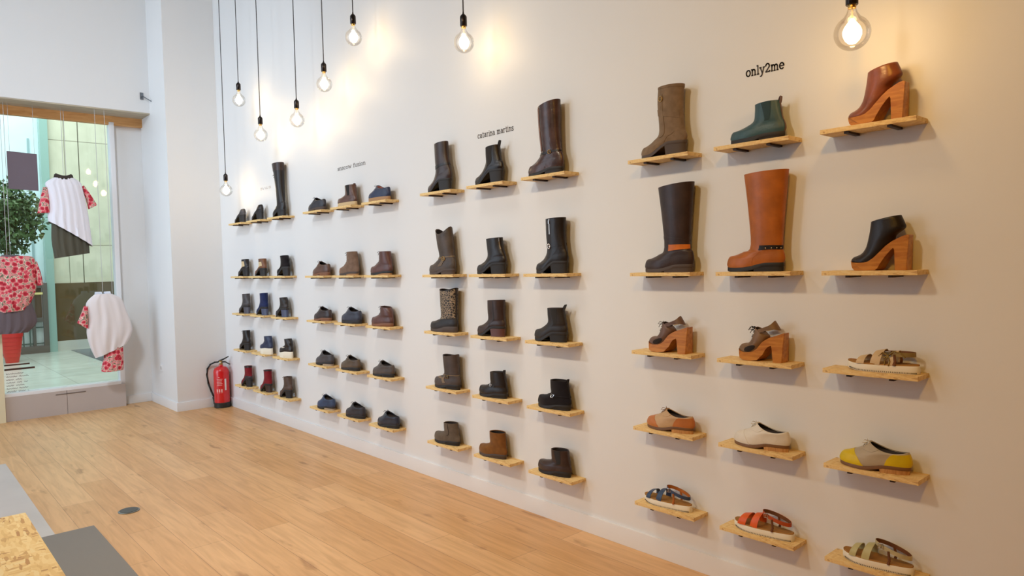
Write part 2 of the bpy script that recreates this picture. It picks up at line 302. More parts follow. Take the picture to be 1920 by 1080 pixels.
# ------------------------------------------------------------------ clothes in the window
def cloth(rows, name, m, parent, amp=.012, freq=9, seed=0, n=72, nt=40, sq=.75, diag=2.0):
    """rows: (lx, lz, rx, rz, depth) from top to bottom -> hollow draped tube"""
    rs = []
    for k in range(nt):
        t = k / (nt - 1); lx, lz, rx, rz, dp = crom(rows, t); r = []
        for j in range(n):
            a = 2 * PI * j / n; u = (1 - math.cos(a)) / 2; s = math.sin(a)
            fold = amp * t ** .7 * (math.sin(freq * u * PI * 2 + seed + diag * t) + .6 * math.sin(freq * 1.7 * u * PI * 2 + seed * 2 + (diag * 1.3 - 5) * t)) * (abs(s) ** .5)
            yy = math.copysign(abs(s) ** sq * dp, s) + fold * (-1 if s < 0 else 1) * .8
            r.append((lx + (rx - lx) * u, yy, lz + (rz - lz) * u))
        rs.append(r)
    mb = MB().rings(rs)
    inn = [[(p[0], p[1] * .93, p[2]) for p in r] for r in rs]
    mb.rings(inn)
    return mb.build(name, m, parent, angle=80)
M_WHITE = mat('white_jersey', lin(236, 232, 238), .85, bump=.05, bscale=200); M_WHITE2 = mat('warm_white_jersey', lin(232, 222, 220), .85, bump=.05, bscale=200)
M_OLIVE = mat('olive_charcoal_cloth', lin(82, 78, 64), .9, bump=.1, bscale=150); M_GREYC = mat('mauve_grey_cloth', lin(104, 92, 96), .9, bump=.1, bscale=150)
M_NECK = mat('dark_neck_lining', lin(58, 48, 42), .9); M_CORD = mat('hanging_thread', lin(190, 190, 190), .7)
GC = 'clothes hung in the window'
def hang(y, x, z0, parent, name='thread'):
    MB().tube([(x, 0, z0), (x, 0, 3.37)], .0025, 6).build(name, M_CORD, parent)
s1 = thing('floral_sleeve_top', 'white asymmetric top with floral short sleeves hung in the window, higher one', 'top', (0, 9.08, 0), 0, GC)
cloth([(-1.49, 2.615, -1.32, 2.62, .035), (-1.575, 2.55, -1.25, 2.57, .055), (-1.565, 2.46, -1.23, 2.50, .075), (-1.556, 2.285, -1.195, 2.275, .09), (-1.57, 2.2, -1.175, 2.06, .10), (-1.565, 2.13, -1.16, 1.86, .11)], 'body', M_WHITE, s1, .012, 6, 1)
MB().rings([[(-1.405 + rx * math.cos(2 * PI * k / 24), ry * math.sin(2 * PI * k / 24), z + .012 * math.cos(4 * PI * k / 24)) for k in range(24)] for rx, ry, z in ((.095, .045, 2.60), (.088, .04, 2.632), (.072, .03, 2.646), (.06, .025, 2.59))]).build('neckline', M_NECK, s1)
cloth([(-1.60, 2.50, -1.557, 2.50, .03), (-1.63, 2.38, -1.553, 2.38, .05), (-1.662, 2.22, -1.55, 2.225, .06)], 'sleeve', M_FLORAL, s1, .004, 3, 2, 32, 14)
cloth([(-1.235, 2.52, -1.215, 2.54, .03), (-1.205, 2.40, -1.15, 2.43, .05), (-1.18, 2.275, -1.095, 2.325, .055)], 'sleeve', M_FLORAL, s1, .004, 3, 3, 32, 14)
hang(9.08, -1.405, 2.65, s1)
k1 = thing('display_skirt', 'dark olive skirt hung under the higher white floral-sleeved top', 'skirt', (0, 9.08, 0), 0, GC)
cloth([(-1.535, 2.3, -1.215, 2.3, .055), (-1.54, 2.1, -1.2, 2.1, .06), (-1.545, 1.92, -1.193, 1.94, .075), (-1.525, 1.73, -1.19, 1.785, .085)], 'skirt_body', M_OLIVE, k1, .012, 5, 4)
hang(9.08, -1.38, 2.28, k1)
s2 = thing('floral_sleeve_top', 'red and pink floral top with dark neckline hung at the window left edge', 'top', (0, 9.08, 0), 0, GC)
cloth([(-2.0, 1.76, -1.84, 1.765, .035), (-2.12, 1.72, -1.715, 1.74, .06), (-2.14, 1.58, -1.705, 1.58, .085), (-2.13, 1.40, -1.708, 1.41, .10), (-2.10, 1.25, -1.76, 1.27, .11), (-2.06, 1.17, -1.80, 1.19, .10)], 'body', M_FLORAL, s2, .010, 5, 5)
MB().rings([[(-1.92 + rx * math.cos(2 * PI * k / 24), ry * math.sin(2 * PI * k / 24), z) for k in range(24)] for rx, ry, z in ((.10, .06, 1.72), (.085, .045, 1.765), (.07, .035, 1.775), (.06, .03, 1.72))]).build('neckline', M_GREYC, s2)
cloth([(-1.715, 1.70, -1.69, 1.70, .03), (-1.71, 1.58, -1.66, 1.58, .05), (-1.70, 1.44, -1.642, 1.45, .055)], 'sleeve', M_FLORAL, s2, .004, 3, 6, 32, 14)
hang(9.08, -1.92, 1.77, s2)
k2 = thing('display_skirt', 'mauve grey skirt below the red floral top at window left', 'skirt', (0, 9.08, 0), 0, GC)
cloth([(-2.06, 1.34, -1.79, 1.34, .06), (-2.09, 1.25, -1.75, 1.24, .08), (-2.12, 1.0, -1.715, 1.06, .09), (-2.10, .95, -1.80, .95, .09)], 'skirt_body', M_GREYC, k2, .008, 5, 7)
hang(9.08, -1.95, 1.33, k2)
s3 = thing('floral_sleeve_top', 'draped white batwing top hung lowest, overlapping the white window frame', 'top', (0, 8.95, 0), 0, GC)
cloth([(-1.185, 1.325, -1.03, 1.33, .04), (-1.272, 1.225, -.925, 1.262, .06), (-1.262, 1.05, -.868, 1.10, .075), (-1.278, .90, -.825, .93, .085), (-1.25, .74, -.845, .83, .085), (-1.205, .618, -.888, .755, .08)], 'body', M_WHITE2, s3, .013, 3.3, 8, diag=8.0)
cl = MB()
for sx in (-1, 1):
    cl.rings([[(-1.105 + sx * (.012 + .062 * t) + 0 * k, .03 * math.cos(2 * PI * k / 12), 1.315 + .036 * math.sin(2 * PI * k / 12) * (1 - .3 * t) + .012 * t) for k in range(12)] for t in (0, .35, .7, 1)], True, True, True)
cl.build('collar', mat('pale_blue_lace', lin(222, 226, 238), .8), s3)
cloth([(-1.292, 1.20, -1.26, 1.20, .04), (-1.33, 1.10, -1.262, 1.06, .06), (-1.365, 1.02, -1.262, .945, .06)], 'sleeve', M_FLORAL, s3, .004, 3, 9, 32, 14)
hang(8.95, -1.105, 1.31, s3)
k3 = thing('display_skirt', 'short floral skirt beneath the lowest draped white top', 'skirt', (0, 8.95, 0), 0, GC)
cloth([(-1.09, .92, -.93, .92, .05), (-1.10, .72, -.926, .74, .07), (-1.15, .49, -.93, .50, .085), (-1.14, .455, -.94, .46, .085)], 'skirt_body', M_FLORAL, k3, .008, 4, 10)
hang(8.95, -1.01, .91, k3)
pn = thing('cloth_panel', 'dark mauve-grey rectangular cloth panel hung at upper left of window', 'panel', (0, 9.1, 0), 0, GC)
MB().rings([[(-1.905, -.008, 2.47 + .395 * t), (-1.64, -.008, 2.46 + .392 * t), (-1.64, .008, 2.46 + .392 * t), (-1.905, .008, 2.47 + .395 * t)] for t in (0, .5, 1)], True, True, True).build('cloth', mat('mauve_panel', lin(112, 100, 108), .9, bump=.1, bscale=150), pn, angle=30)
MB().tube([(-1.88, 0, 2.86), (-1.88, 0, 3.37)], .002, 6).build('thread', M_CORD, pn); MB().tube([(-1.66, 0, 2.85), (-1.66, 0, 3.37)], .002, 6).build('thread', M_CORD, pn)

# ------------------------------------------------------------------ lettering (stroked slab-serif glyphs)
def arc(cx, cy, rx, ry, a0, a1, n=12): return [(cx + rx * math.cos(math.radians(a0 + (a1 - a0) * k / n)), cy + ry * math.sin(math.radians(a0 + (a1 - a0) * k / n))) for k in range(n + 1)]
S_ = lambda x, y, h=.13: [(x - h, y), (x + h, y)]
GL = {
 'o': (.95, [arc(.47, .5, .38, .5, 0, 360, 22)]),
 'n': (1.0, [[(.22, 0), (.22, 1)], S_(.22, 0), [(.06, 1), (.22, 1)], [(.22, .62)] + arc(.5, .62, .27, .36, 180, 0) + [(.77, 0)], S_(.77, 0)]),
 'm': (1.5, [[(.22, 0), (.22, 1)], S_(.22, 0), [(.06, 1), (.22, 1)], [(.22, .62)] + arc(.47, .62, .25, .36, 180, 0) + [(.72, 0)], S_(.72, 0), arc(.98, .62, .26, .36, 180, 0) + [(1.24, 0)], S_(1.26, 0)]),
 'l': (.5, [[(.25, 0), (.25, 1.45)], S_(.25, 0, .18), [(.07, 1.45), (.25, 1.45)]]),
 'i': (.5, [[(.25, 0), (.25, 1)], S_(.25, 0, .18), [(.07, 1), (.25, 1)], [(.25, 1.32), (.25, 1.42)]]),
 'y': (.95, [[(.15, 1), (.48, .08)], [(.82, 1), (.42, -.3), (.3, -.45), (.1, -.45)], S_(.15, 1, .14), S_(.82, 1, .14)]),
 '2': (1.0, [[(.14, 1.05)] + arc(.48, 1.02, .33, .4, 160, -30) + [(.16, .08)], [(.14, .05), (.86, .05), (.88, .22)]]),
 'e': (.95, [[(.1, .52), (.84, .52)] + arc(.47, .5, .38, .5, 5, 315, 20)]),
 'c': (.9, [arc(.47, .5, .38, .5, 50, 310, 18), [(.74, .98), (.74, .7)]]),
 'a': (.95, [arc(.42, .3, .3, .3, 0, 360, 16), [(.15, .9)] + arc(.45, .72, .27, .27, 110, 0) + [(.72, .1), (.9, 0)]]),
 't': (.65, [[(.3, 1.35), (.3, .2)] + arc(.48, .2, .18, .2, 180, 300), [(.08, 1), (.58, 1)]]),
 'r': (.75, [[(.22, 0), (.22, 1)], S_(.22, 0), [(.06, 1), (.22, 1)], [(.22, .6)] + arc(.5, .62, .27, .36, 180, 60)]),
 's': (.8, [arc(.4, .75, .26, .25, 40, 270, 12) + arc(.4, .25, .27, .25, 90, -140, 12), [(.62, 1.0), (.62, .75)], [(.14, 0), (.14, .25)]]),
 'f': (.65, [[(.3, 0), (.3, 1.15)] + arc(.48, 1.15, .18, .25, 180, 30), S_(.3, 0, .18), [(.08, 1), (.56, 1)]]),
 'u': (1.0, [[(.22, 1), (.22, .38)] + arc(.48, .38, .26, .38, 180, 360) + [(.76, 1)], [(.76, .3), (.76, 0), (.9, 0)], [(.06, 1), (.22, 1)], [(.6, 1), (.76, 1)]]),
 'w': (1.4, [[(.1, 1), (.4, 0), (.7, .9), (1.0, 0), (1.3, 1)], S_(.12, 1, .14), S_(1.28, 1, .14)]),
 ' ': (.6, []),
}
def lettering(txt, P0, du, xh, m, name, label, wd=.15, th=.002, squeeze=1.0):
    """txt written from P0 along unit vector du (in the wall plane), facing -x or -y"""
    mb = MB(); x = 0; du = Vector(du); up = Vector((0, 0, 1)); nn = du.cross(up)
    for ch in txt:
        adv, pls = GL[ch]
        for pl_ in pls:
            for a, b in zip(pl_[:-1], pl_[1:]):
                a = Vector((x + a[0] * squeeze, a[1])); b = Vector((x + b[0] * squeeze, b[1])); d = (b - a)
                if d.length < 1e-6: continue
                d.normalize(); pr = Vector((-d.y, d.x)) * wd / 2; e = d * wd * .3
                q = [a - e - pr, b + e - pr, b + e + pr, a - e + pr]
                P = [Vector(P0) + du * (p.x * xh) + up * (p.y * xh) for p in q]
                mb.add(P + [p + nn * th for p in P], [(0, 1, 2, 3), (7, 6, 5, 4), (0, 4, 5, 1), (1, 5, 6, 2), (2, 6, 7, 3), (3, 7, 4, 0)])
        x += (adv + .08) * squeeze
    return tag(mb.build(name, m, smooth=False), label, 'lettering')
def tw(t, sq=1): return sum((GL[c][0] + .08) * sq for c in t)
def wall_text(txt, y0, y1, z, xh, m, label, wd=.15):
    sq = abs(y0 - y1) / xh / tw(txt)
    lettering(txt, (-.0005, y0, z), (0, -1, 0), xh, m, 'wall_lettering', label, wd, .0015, sq)['group'] = 'lettering on the shoe wall'
wall_text('only2me', 1.70, 1.515, 2.367, .026, M_INK, 'dark slab-serif lettering above the teal ankle boot', .2)
wall_text('catarina martins', 3.63, 3.275, 2.373, .024, M_INKL, 'grey two-word lettering above the black heeled ankle boot of third section', .16)
wall_text('snscow fusion', 5.53, 5.06, 2.378, .022, M_INKL, 'small grey lettering above the second section of shoes', .16)
wall_text('nus', 7.17, 6.89, 2.366, .02, M_INKF, 'faint barely visible lettering beside the tall slim black boot', .12)
# lettering on the window pane: two bars over seven fine lines
wl = thing('window_lettering', 'dark lines of fine lettering under two bars on the lower left window glass', 'lettering', (0, 9.297, 0))
M_VB = mat('brown_vinyl', lin(74, 48, 40), .6); M_VG = mat('grey_brown_vinyl', lin(120, 104, 104), .6)
box('bar', (-2.0, -.003, .585), (-1.77, -.001, .6), M_VB, wl); box('bar', (-2.0, -.003, .535), (-1.725, -.001, .555), M_VB, wl)
for k, words in enumerate(((.16,), (.1, .09), (.07, .06), (.08, .05, .04), (.07, .08), (.1, .08), (.09, .07, .02))):
    mb = MB(); x = -1.985; z = .492 - k * .032
    for wv in words:
        for q in range(int(wv / .011)):
            xx = x + q * .011; hh = .010 + .006 * ((q * 7 + k * 3) % 5 == 0)
            mb.box((xx, -.003, z), (xx + .003, -.001, z + hh)); mb.box((xx, -.003, z + (.007 if (q + k) % 2 else 0)), (xx + .010, -.001, z + (.010 if (q + k) % 2 else .003)))
        x += wv + .014
    mb.build('text_line', M_VG, wl, smooth=False)

# ------------------------------------------------------------------ pendant bulbs
M_SOCK = mat('black_nickel_socket', lin(52, 46, 44), .25, metal=.85); M_FLEX = mat('grey_fabric_flex', lin(84, 80, 80), .85)
M_CAP = mat('bulb_cap_brass', lin(200, 160, 90), .3, metal=1)
def core_mat(name, col, s): return mat(name, (1, .9, .75), .5, emis=(col, s))
M_CORE = core_mat('glowing_filament', (1, .74, .42), 36); M_CORE2 = core_mat('glowing_filament_near', (1, .63, .24), 40)
BULBS = [((-.22, 7.524, 2.387), 'lowest pendant bulb, hanging nearest the far corner by the pillar', M_CORE),
         ((-.22, 7.084, 3.239), 'short-corded pendant bulb, second from the far corner', M_CORE),
         ((-.22, 6.585, 2.821), 'pendant bulb, third from the far corner, above the tall slim boot', M_CORE),
         ((-.22, 5.809, 2.832), 'pendant bulb, fourth from the far corner, left of the small grey lettering', M_CORE),
         ((-.22, 5.294, 3.033), 'pendant bulb, fifth from the far corner, above the small grey lettering', M_CORE),
         ((-.22, 4.805, 3.284), 'pendant bulb, sixth from the far corner, near the top of the photo', M_CORE),
         ((-.22, 3.470, 2.916), 'lone pendant bulb above the third shoe section', M_CORE),
         ((-.30, 1.105, 2.354), 'nearest pendant bulb, lighting the brown platform bootie from above', M_CORE2)]
for loc, lab, mc in BULBS:
    t = thing('pendant_lamp', lab, 'lamp', loc, 0, 'pendant bulbs hanging before the shoe wall')
    R = .0625; prof = [(.0132, .098), (.014, .088), (.019, .072)]
    for k in range(0, 17):
        a = math.radians(62 - k * 152 / 16); prof.append((max(.001, R * math.cos(a)), R * math.sin(a)))
    gb = MB().lathe(prof, n=32, cap0=False, cap1=True).build('bulb', M_BULB, t, angle=80)
    MB().lathe([(.001, -.040), (.013, -.037), (.024, -.026), (.031, -.010), (.032, .006), (.026, .022), (.014, .038), (.006, .05)], n=16).build('filament', mc, gb, angle=80)
    MB().tube([(0, 0, .05), (0, 0, .095)], .004, 8).build('filament_stem', mat('stem_glass', (.9, .85, .75), .3), gb)
    MB().lathe([(.0135, .088), (.0145, .092), (.0135, .096), (.0145, .1), (.0135, .104), (.0135, .11)], n=20).build('bulb_cap', M_CAP, t)
    MB().lathe([(.02, .1), (.0215, .102), (.0215, .155), (.019, .162), (.012, .17), (.006, .176), (.004, .19)], n=24).build('socket', M_SOCK, t)
    x = loc[0]; cz = CZ - loc[2]
    MB().tube([(0, 0, .18), (.0008, 0, cz * .5), (0, 0, cz - .02)], .0042, 8).build('cord', M_FLEX, t)
    MB().lathe([(.05, cz - .025), (.05, cz), (.006, cz)], n=24).build('ceiling_rose', M_SOCK, t)

# ------------------------------------------------------------------ fire extinguisher, outlet cover, bits
fx = thing('fire_extinguisher', 'red fire extinguisher with black hose standing in the far wall corner', 'fire extinguisher', (-.105, 8.212, 0), math.radians(0))
MB().lathe([(.083, .02), (.083, .40), (.079, .425), (.066, .448), (.045, .462), (.025, .468), (.022, .485)], n=36).build('cylinder', mat('extinguisher_red', lin(206, 26, 30), .25, coat=.3), fx, angle=50)
MB().lathe([(.080, 0), (.088, .004), (.089, .055), (.0835, .06)], n=36).build('base_ring', mat('extinguisher_black', lin(32, 34, 30), .5), fx)
MB().lathe([(.02, .482), (.021, .5), (.017, .505), (.017, .53)], n=18).build('valve', M_BRASS, fx)
vd = Vector((-.745, .667, 0)); 
M_BK = MATS['extinguisher_black']
def fxp(s, z, d=0): return (-.745 * s - .667 * d, .667 * s - .745 * d, z)
h1 = MB().tube([fxp(.02, .525), fxp(-.03, .545), fxp(-.09, .575)], [.011, .009, .007]).tube([fxp(.0, .515), fxp(-.05, .515), fxp(-.105, .485)], [.011, .008, .007])
h1.build('handle', M_BK, fx)
MB().tube([fxp(.02, .515), fxp(.07, .512), fxp(.12, .49), fxp(.155, .44), fxp(.165, .37), fxp(.15, .27), fxp(.12, .18), fxp(.095, .12), fxp(.088, .085)], .0105, 10).build('hose', M_BK, fx)
MB().tube([fxp(.1, .115), fxp(.087, .075), fxp(.085, .04)], [.014, .016, .017], 10).build('nozzle', M_BK, fx)
MB().lathe([(.014, 0), (.014, .008), (.001, .009)], (fxp(0, .505, .03)), 16).build('pressure_gauge', mat('gauge_white', (.8, .8, .78), .4), fx)
lb = MB()
def on_cyl(a, z, r=.0838): 
    base = math.atan2(-.745, -.667) + a
    return (r * math.cos(base), r * math.sin(base), z)
def cyl_patch(a0, a1, z0, z1, r=.0838):
    n = 6; lb.rings([[on_cyl(a0 + (a1 - a0) * k / n, z, r) for k in range(n + 1)] for z in (z0, z1)], False)
cyl_patch(-.06, .16, .345, .352)
for k in range(5): cyl_patch(-.22 + .03 * (k % 2), .5 - .05 * (k % 3), .325 - k * .017, .331 - k * .017)
for k in range(3): cyl_patch(-.3 + k * .3, -.12 + k * .3, .185, .215)
for k in range(3): cyl_patch(-.3 + k * .3, -.12 + k * .3, .172, .178)
lb.build('label_print', mat('label_print_pale', lin(236, 178, 170), .5), fx, smooth=True)
cyl = MB(); lb = cyl; cyl_patch(.78, 1.02, .2, .33); cyl.build('side_label', mat('label_white', lin(230, 222, 218), .5), fx)

fo = thing('floor_outlet', 'round dark floor socket cover set in the oak floor', 'floor outlet', (-1.817, 5.104, 0))
MB().lathe([(.064, 0), (.064, .004), (.058, .006), (.001, .006)], n=40).build('rim', mat('steel_rim', lin(132, 134, 130), .3, metal=.8), fo)
MB().lathe([(.055, .004), (.055, .008), (.001, .0085)], n=36).build('lid', mat('dark_lid', lin(74, 76, 74), .4, metal=.5), fo)
ws = thing('wall_socket', 'small white socket plate low on the pillar side', 'socket', (-.55, 8.86, .44))
MB().box((-.01, -.04, -.04), (0, .04, .04)).build('plate', M_TRIM, ws, bevel=.003)
MB().prism([(.022 * math.cos(2 * PI * k / 20), .022 * math.sin(2 * PI * k / 20)) for k in range(20)], 0, -.0115, -.009).build('insert', mat('socket_grey', lin(196, 192, 188), .5), ws)
rd = thing('door_stay', 'thin grey metal arm fixed on the beam beside the pillar', 'arm', (-.63, 8.9, 3.56))
MB().tube([(0, 0, 0), (0, -.05, 0), (.075, -.09, -.055)], .006, 8).build('rod', mat('grey_steel', lin(120, 124, 130), .3, metal=.7), rd)
MB().box((-.018, -.008, -.03), (.018, 0, .05)).build('mount', MATS['grey_steel'], rd, bevel=.002)

# ------------------------------------------------------------------ bench and mat in the near left
mt = MB().box((-3.6, 2.0, .003), (-2.05, 4.945, .010)).build('floor_mat', mat('grey_mat', lin(132, 126, 118), .85, bump=.15, bscale=250), bevel=.002)
tag(mt, 'flat grey mat on the floor beside the OSB bench', 'mat')
bn = thing('display_bench', 'OSB topped bench cut off at the lower left corner of the photo', 'bench', (-3.0, 3.1, .010))
box('top', (-.5, -1.0, .412), (.49, .863, .44), M_OSBT, bn, bevel=.002)
for sx in (-.44, .42):
    for sy in (-.92, .79): box('leg', (sx, sy, 0), (sx + .06, sy + .06, .412), M_OSBT, bn, bevel=.002)
box('side_rail', (-.38, .8, .33), (.42, .83, .412), M_OSBT, bn)
# ------------------------------------------------------------------ shoes
ROWZ = (2.045, 1.476, 1.080, .689, .300)
ROWH = .009                                         # half thickness of a shelf board
COLY = (7.415, 6.922, 6.399, 5.623, 5.110, 4.592, 3.787, 3.262, 2.740, 1.938, 1.443, .954)
SHW, SHD = .357, .118
def fm(u): return np.interp(u, [0, .08, .2, .33, .5, .66, .85, 1], [.9, .95, 1.02, 1.05, .92, .79, .75, .76])
class Last:
    """surface swept by loops between a front guide and a back guide; x toe->heel, z up, all metres"""
    def __init__(s, L, F, B, W, b, sw, hw, zs, dip=None, pe=.85):
        n = len(F)
        s.K = np.array([[F[i][0] * L, F[i][1], B[i][0] * L, B[i][1], W[i] * hw, b[i], sw[i], (dip or [0] * n)[i]] for i in range(n)], float)
        s.L = L; s.zs = zs; s.pe = pe; s.H = max(s.K[-1][1], s.K[-1][3])
    def P(s, t, ph):
        k = crom(s.K, t); u = (1 - math.cos(ph)) / 2; sn = math.sin(ph)
        x = k[0] + (k[2] - k[0]) * u; z = k[1] + (k[3] - k[1]) * u; k0 = s.K[0]
        x0 = k0[0] + (k0[2] - k0[0]) * u; z0 = k0[1] + (k0[3] - k0[1]) * u
        z += max(0, k[6]) * (float(np.interp(x0 / s.L, s.zs[0], s.zs[1])) - z0) - k[7] * sn * sn
        y = k[4] * math.copysign(abs(sn) ** (s.pe + (1.08 - s.pe) * u ** 1.5), sn) * (1 + (float(fm(u)) - 1) * min(1, max(0, k[5])))
        return np.array([x, y, z])
    def C(s, t):
        k = crom(s.K, t); return np.array([(k[0] + k[2]) / 2, 0, (k[1] + k[3]) / 2])
    def N(s, t, ph):
        e = 1e-3; t0, t1 = max(0, t - e), min(1, t + e)
        a = s.P(t1, ph) - s.P(t0, ph); b = s.P(t, ph + e) - s.P(t, ph - e)
        n = np.cross(a, b); l = np.linalg.norm(n)
        if l < 1e-12: return np.array([0, 0, 1.])
        n /= l
        return n if np.dot(n, s.P(t, ph) - s.C(t)) >= 0 else -n
    def upper(s, m, root, name='upper', t0=0., nt=30, n=48, lip=.9):
        rs = [[s.P(t0 + (1 - t0) * k / (nt - 1), 2 * PI * j / n) for j in range(n)] for k in range(nt)]
        c = np.mean(rs[-1], 0); rs.append([c + (p - c) * (1 - .04) + np.array([0, 0, .0008]) for p in rs[-1]]); rs.append([c + (p - c) * lip - np.array([0, 0, .003]) for p in rs[-3 + 1]])
        return MB().rings(rs).build(name, m, root, angle=60)
    def lining(s, m, root, t0=.6, name='lining', n=36):
        rs = []
        for k in range(8):
            t = 1 - (1 - t0) * k / 7; r = [s.P(t, 2 * PI * j / n) for j in range(n)]; c = np.mean(r, 0); rs.append([c + (p - c) * .93 - np.array([0, 0, .0015 if k == 0 else 0]) for p in r])
        return MB().rings(rs, True, False, True).build(name, m, root, angle=70)
    def patch(s, mb, t0, t1, f0, f1, off=.0012, nt=6, nf=14):
        """slab lying on the surface; f0/f1 numbers or functions of t"""
        g = lambda f, t: f(t) if callable(f) else f
        top = []; bot = []
        for k in range(nt + 1):
            t = t0 + (t1 - t0) * k / nt; a, b = g(f0, t), g(f1, t); ra = []; rb = []
            for j in range(nf + 1):
                ph = a + (b - a) * j / nf; p = s.P(t, ph); q = s.N(t, ph); ra.append(p + q * off); rb.append(p - q * .0012)
            top.append(ra); bot.append(rb)
        mb.rings(top, False)
        edge_t = top[0] + [r[-1] for r in top[1:]] + top[-1][::-1][1:] + [r[0] for r in top[::-1][1:-1]]
        edge_b = bot[0] + [r[-1] for r in bot[1:]] + bot[-1][::-1][1:] + [r[0] for r in bot[::-1][1:-1]]
        mb.rings([edge_t, edge_b]); return mb
    def band(s, mb, t0, t1, off=.002, n=48, nt=3):
        out = [[s.P(t0 + (t1 - t0) * k / nt, 2 * PI * j / n) + s.N(t0 + (t1 - t0) * k / nt, 2 * PI * j / n) * off for j in range(n)] for k in range(nt + 1)]
        i0 = [s.P(t0, 2 * PI * j / n) for j in range(n)]; i1 = [s.P(t1, 2 * PI * j / n) for j in range(n)]
        return mb.rings([i0] + out + [i1])
    def sole(s, m, root, ts, grow=1.06, unit=False, name='outsole', n=56, up=.004, u1=1.0):
        r = [s.P(0, 2 * PI * j / n) for j in range(n)]; c = s.L / 2
        g = lambda p, k, z: (c + (p[0] - c) * (1 + (k - 1) * .35), p[1] * k, z)
        zb = [0.0 if unit else max(0.0, p[2] - ts) for p in r]
        rs = [[g(p, grow * .985, p[2] + up) for p in r], [g(p, grow, p[2] + up - .0015) for p in r],
              [g(p, grow, z + .0015) for p, z in zip(r, zb)], [g(p, grow * .975, z) for p, z in zip(r, zb)]]
        return MB().rings(rs, True, True, True).build(name, m, root, angle=35)
    def heel(s, m, root, ts, u0=.64, taper=.92, lean=0., name='heel', grow=1.05, n=22, conc=.0):
        ph0 = math.acos(1 - 2 * u0); top = []; bot = []; c = s.L * (u0 + 1) / 2
        for j in range(n + 1):
            ph = ph0 + (2 * PI - 2 * ph0) * j / n; p = s.P(0, ph); top.append((p[0], p[1] * grow, max(.003, p[2] - ts + .002)))
        rs = []
        for k in range(6):
            f = k / 5; q = 1 - (1 - taper) * (f ** .8) - conc * math.sin(PI * f)
            rs.append([(c + (x - c) * q + lean * f, y * q, z * (1 - f)) for x, y, z in top])
        return MB().rings(rs, True, True, True).build(name, m, root, angle=40)
    def xlim(s, t, xf):
        """phi at which the loop t passes x = xf*L (0 if the loop lies behind)"""
        k = crom(s.K, t); u = (xf * s.L - k[0]) / max(1e-6, k[2] - k[0]); return math.acos(1 - 2 * min(1, max(0, u)))
    def toecap(s, m, root, xf=.22, name='toe_cap', t1=.62, off=.0012, slope=0.):
        mb = MB(); tt = t1
        xt = lambda t: xf + slope * (1 - t / .35)
        while tt > .1 and s.xlim(tt, xt(tt)) <= 0.02: tt -= .02
        s.patch(mb, .0, tt, lambda t: -max(.02, s.xlim(t, xt(t))), lambda t: max(.02, s.xlim(t, xt(t))), off, 14, 20)
        return mb.build(name, m, root, angle=60)
    def counter(s, m, root, xf=.72, t1=.8, name='heel_counter', off=.0012, slope=0.):
        mb = MB(); xt = lambda t: xf + slope * t; s.patch(mb, 0, t1, lambda t: s.xlim(t, xt(t)), lambda t: 2 * PI - s.xlim(t, xt(t)), off, 12, 22)
        return mb.build(name, m, root, angle=60)
    def laces(s, m, root, t0, t1, n=5, wd=.5, r=.0018, cross=True, name='laces'):
        mb = MB()
        for k in range(n):
            t = t0 + (t1 - t0) * k / max(1, n - 1); tb = min(1, t + (t1 - t0) / n * .8) if cross else t
            for sg in (1, -1):
                mb.tube([s.P(t + (tb - t) * q / 6, sg * wd * (1 - 2 * q / 6)) + s.N(t, 0) * .0022 for q in range(7)], r, 6)
        e = s.P(t1, 0) + s.N(t1, 0) * .003
        for sg in (-1, 1):
            mb.tube([e, e + [-.012, sg * .014, .006], e + [-.016, sg * .024, -.004], e + [-.006, sg * .014, -.006], e], r, 6)
            mb.tube([e, e + [-.014, sg * .008, -.008], e + [-.018, sg * .016, -.022]], r, 6)
        return mb.build(name, m, root)
    def buckle(s, m, root, t, ph, r=.012, name='buckle', ring=True, tube=.0024):
        p = s.P(t, ph); n = s.N(t, ph); e = 1e-3; a = s.P(t, ph + e) - s.P(t, ph - e); a /= np.linalg.norm(a); b = np.cross(n, a); mb = MB()
        if ring: pts = [p + n * .004 + (a * math.cos(q) + b * math.sin(q)) * r for q in np.linspace(0, 2 * PI, 19)]
        else: pts = [p + n * .004 + a * r * x + b * r * .8 * y for x, y in ((-1, -1), (1, -1), (1, 1), (-1, 1), (-1, -1))]
        mb.tube(pts, tube, 6); mb.tube([p + n * .004 - a * r, p + n * .0045 + a * r], tube * .7, 6)
        return mb.build(name, m, root)
    def tab(s, m, root, h=.02, lean=.012, wd=.009, name='pull_tab', ph=PI):
        p = s.P(1, ph) - np.array([.003, 0, 0]); rs = []
        for k in range(9):
            a = PI * k / 8; cx = p[0] + lean * math.sin(a) * .9 - .004 * math.cos(a); cz = p[2] - .012 + (h + .012) * math.sin(a)
            rs.append([(cx - .0015, -wd, cz - .001), (cx - .0015, wd, cz - .001), (cx + .0015, wd, cz + .001), (cx + .0015, -wd, cz + .001)])
        return MB().rings(rs, True, True, True).build(name, m, root, angle=50)
    def zip(s, m, root, ph, t0, t1, name='zip'):
        mb = MB(); s.patch(mb, t0, t1, ph - .07, ph + .07, .0012, 14, 2)
        p = s.P(t1 - .02, ph) + s.N(t1 - .02, ph) * .003; mb.box(p - [.003, .002, .018], p + [.003, .002, .002])
        return mb.build(name, m, root)
    def gusset(s, m, root, t0, t1, c=1.75, hw0=.12, hw1=.42, name='elastic_gusset'):
        f = lambda t: hw0 + (hw1 - hw0) * (t - t0) / (t1 - t0)
        for sg in (1, -1): s.patch(MB(), t0, t1, lambda t: sg * c - f(t), lambda t: sg * c + f(t), .0009, 10, 8).build(name, m, root, angle=60)

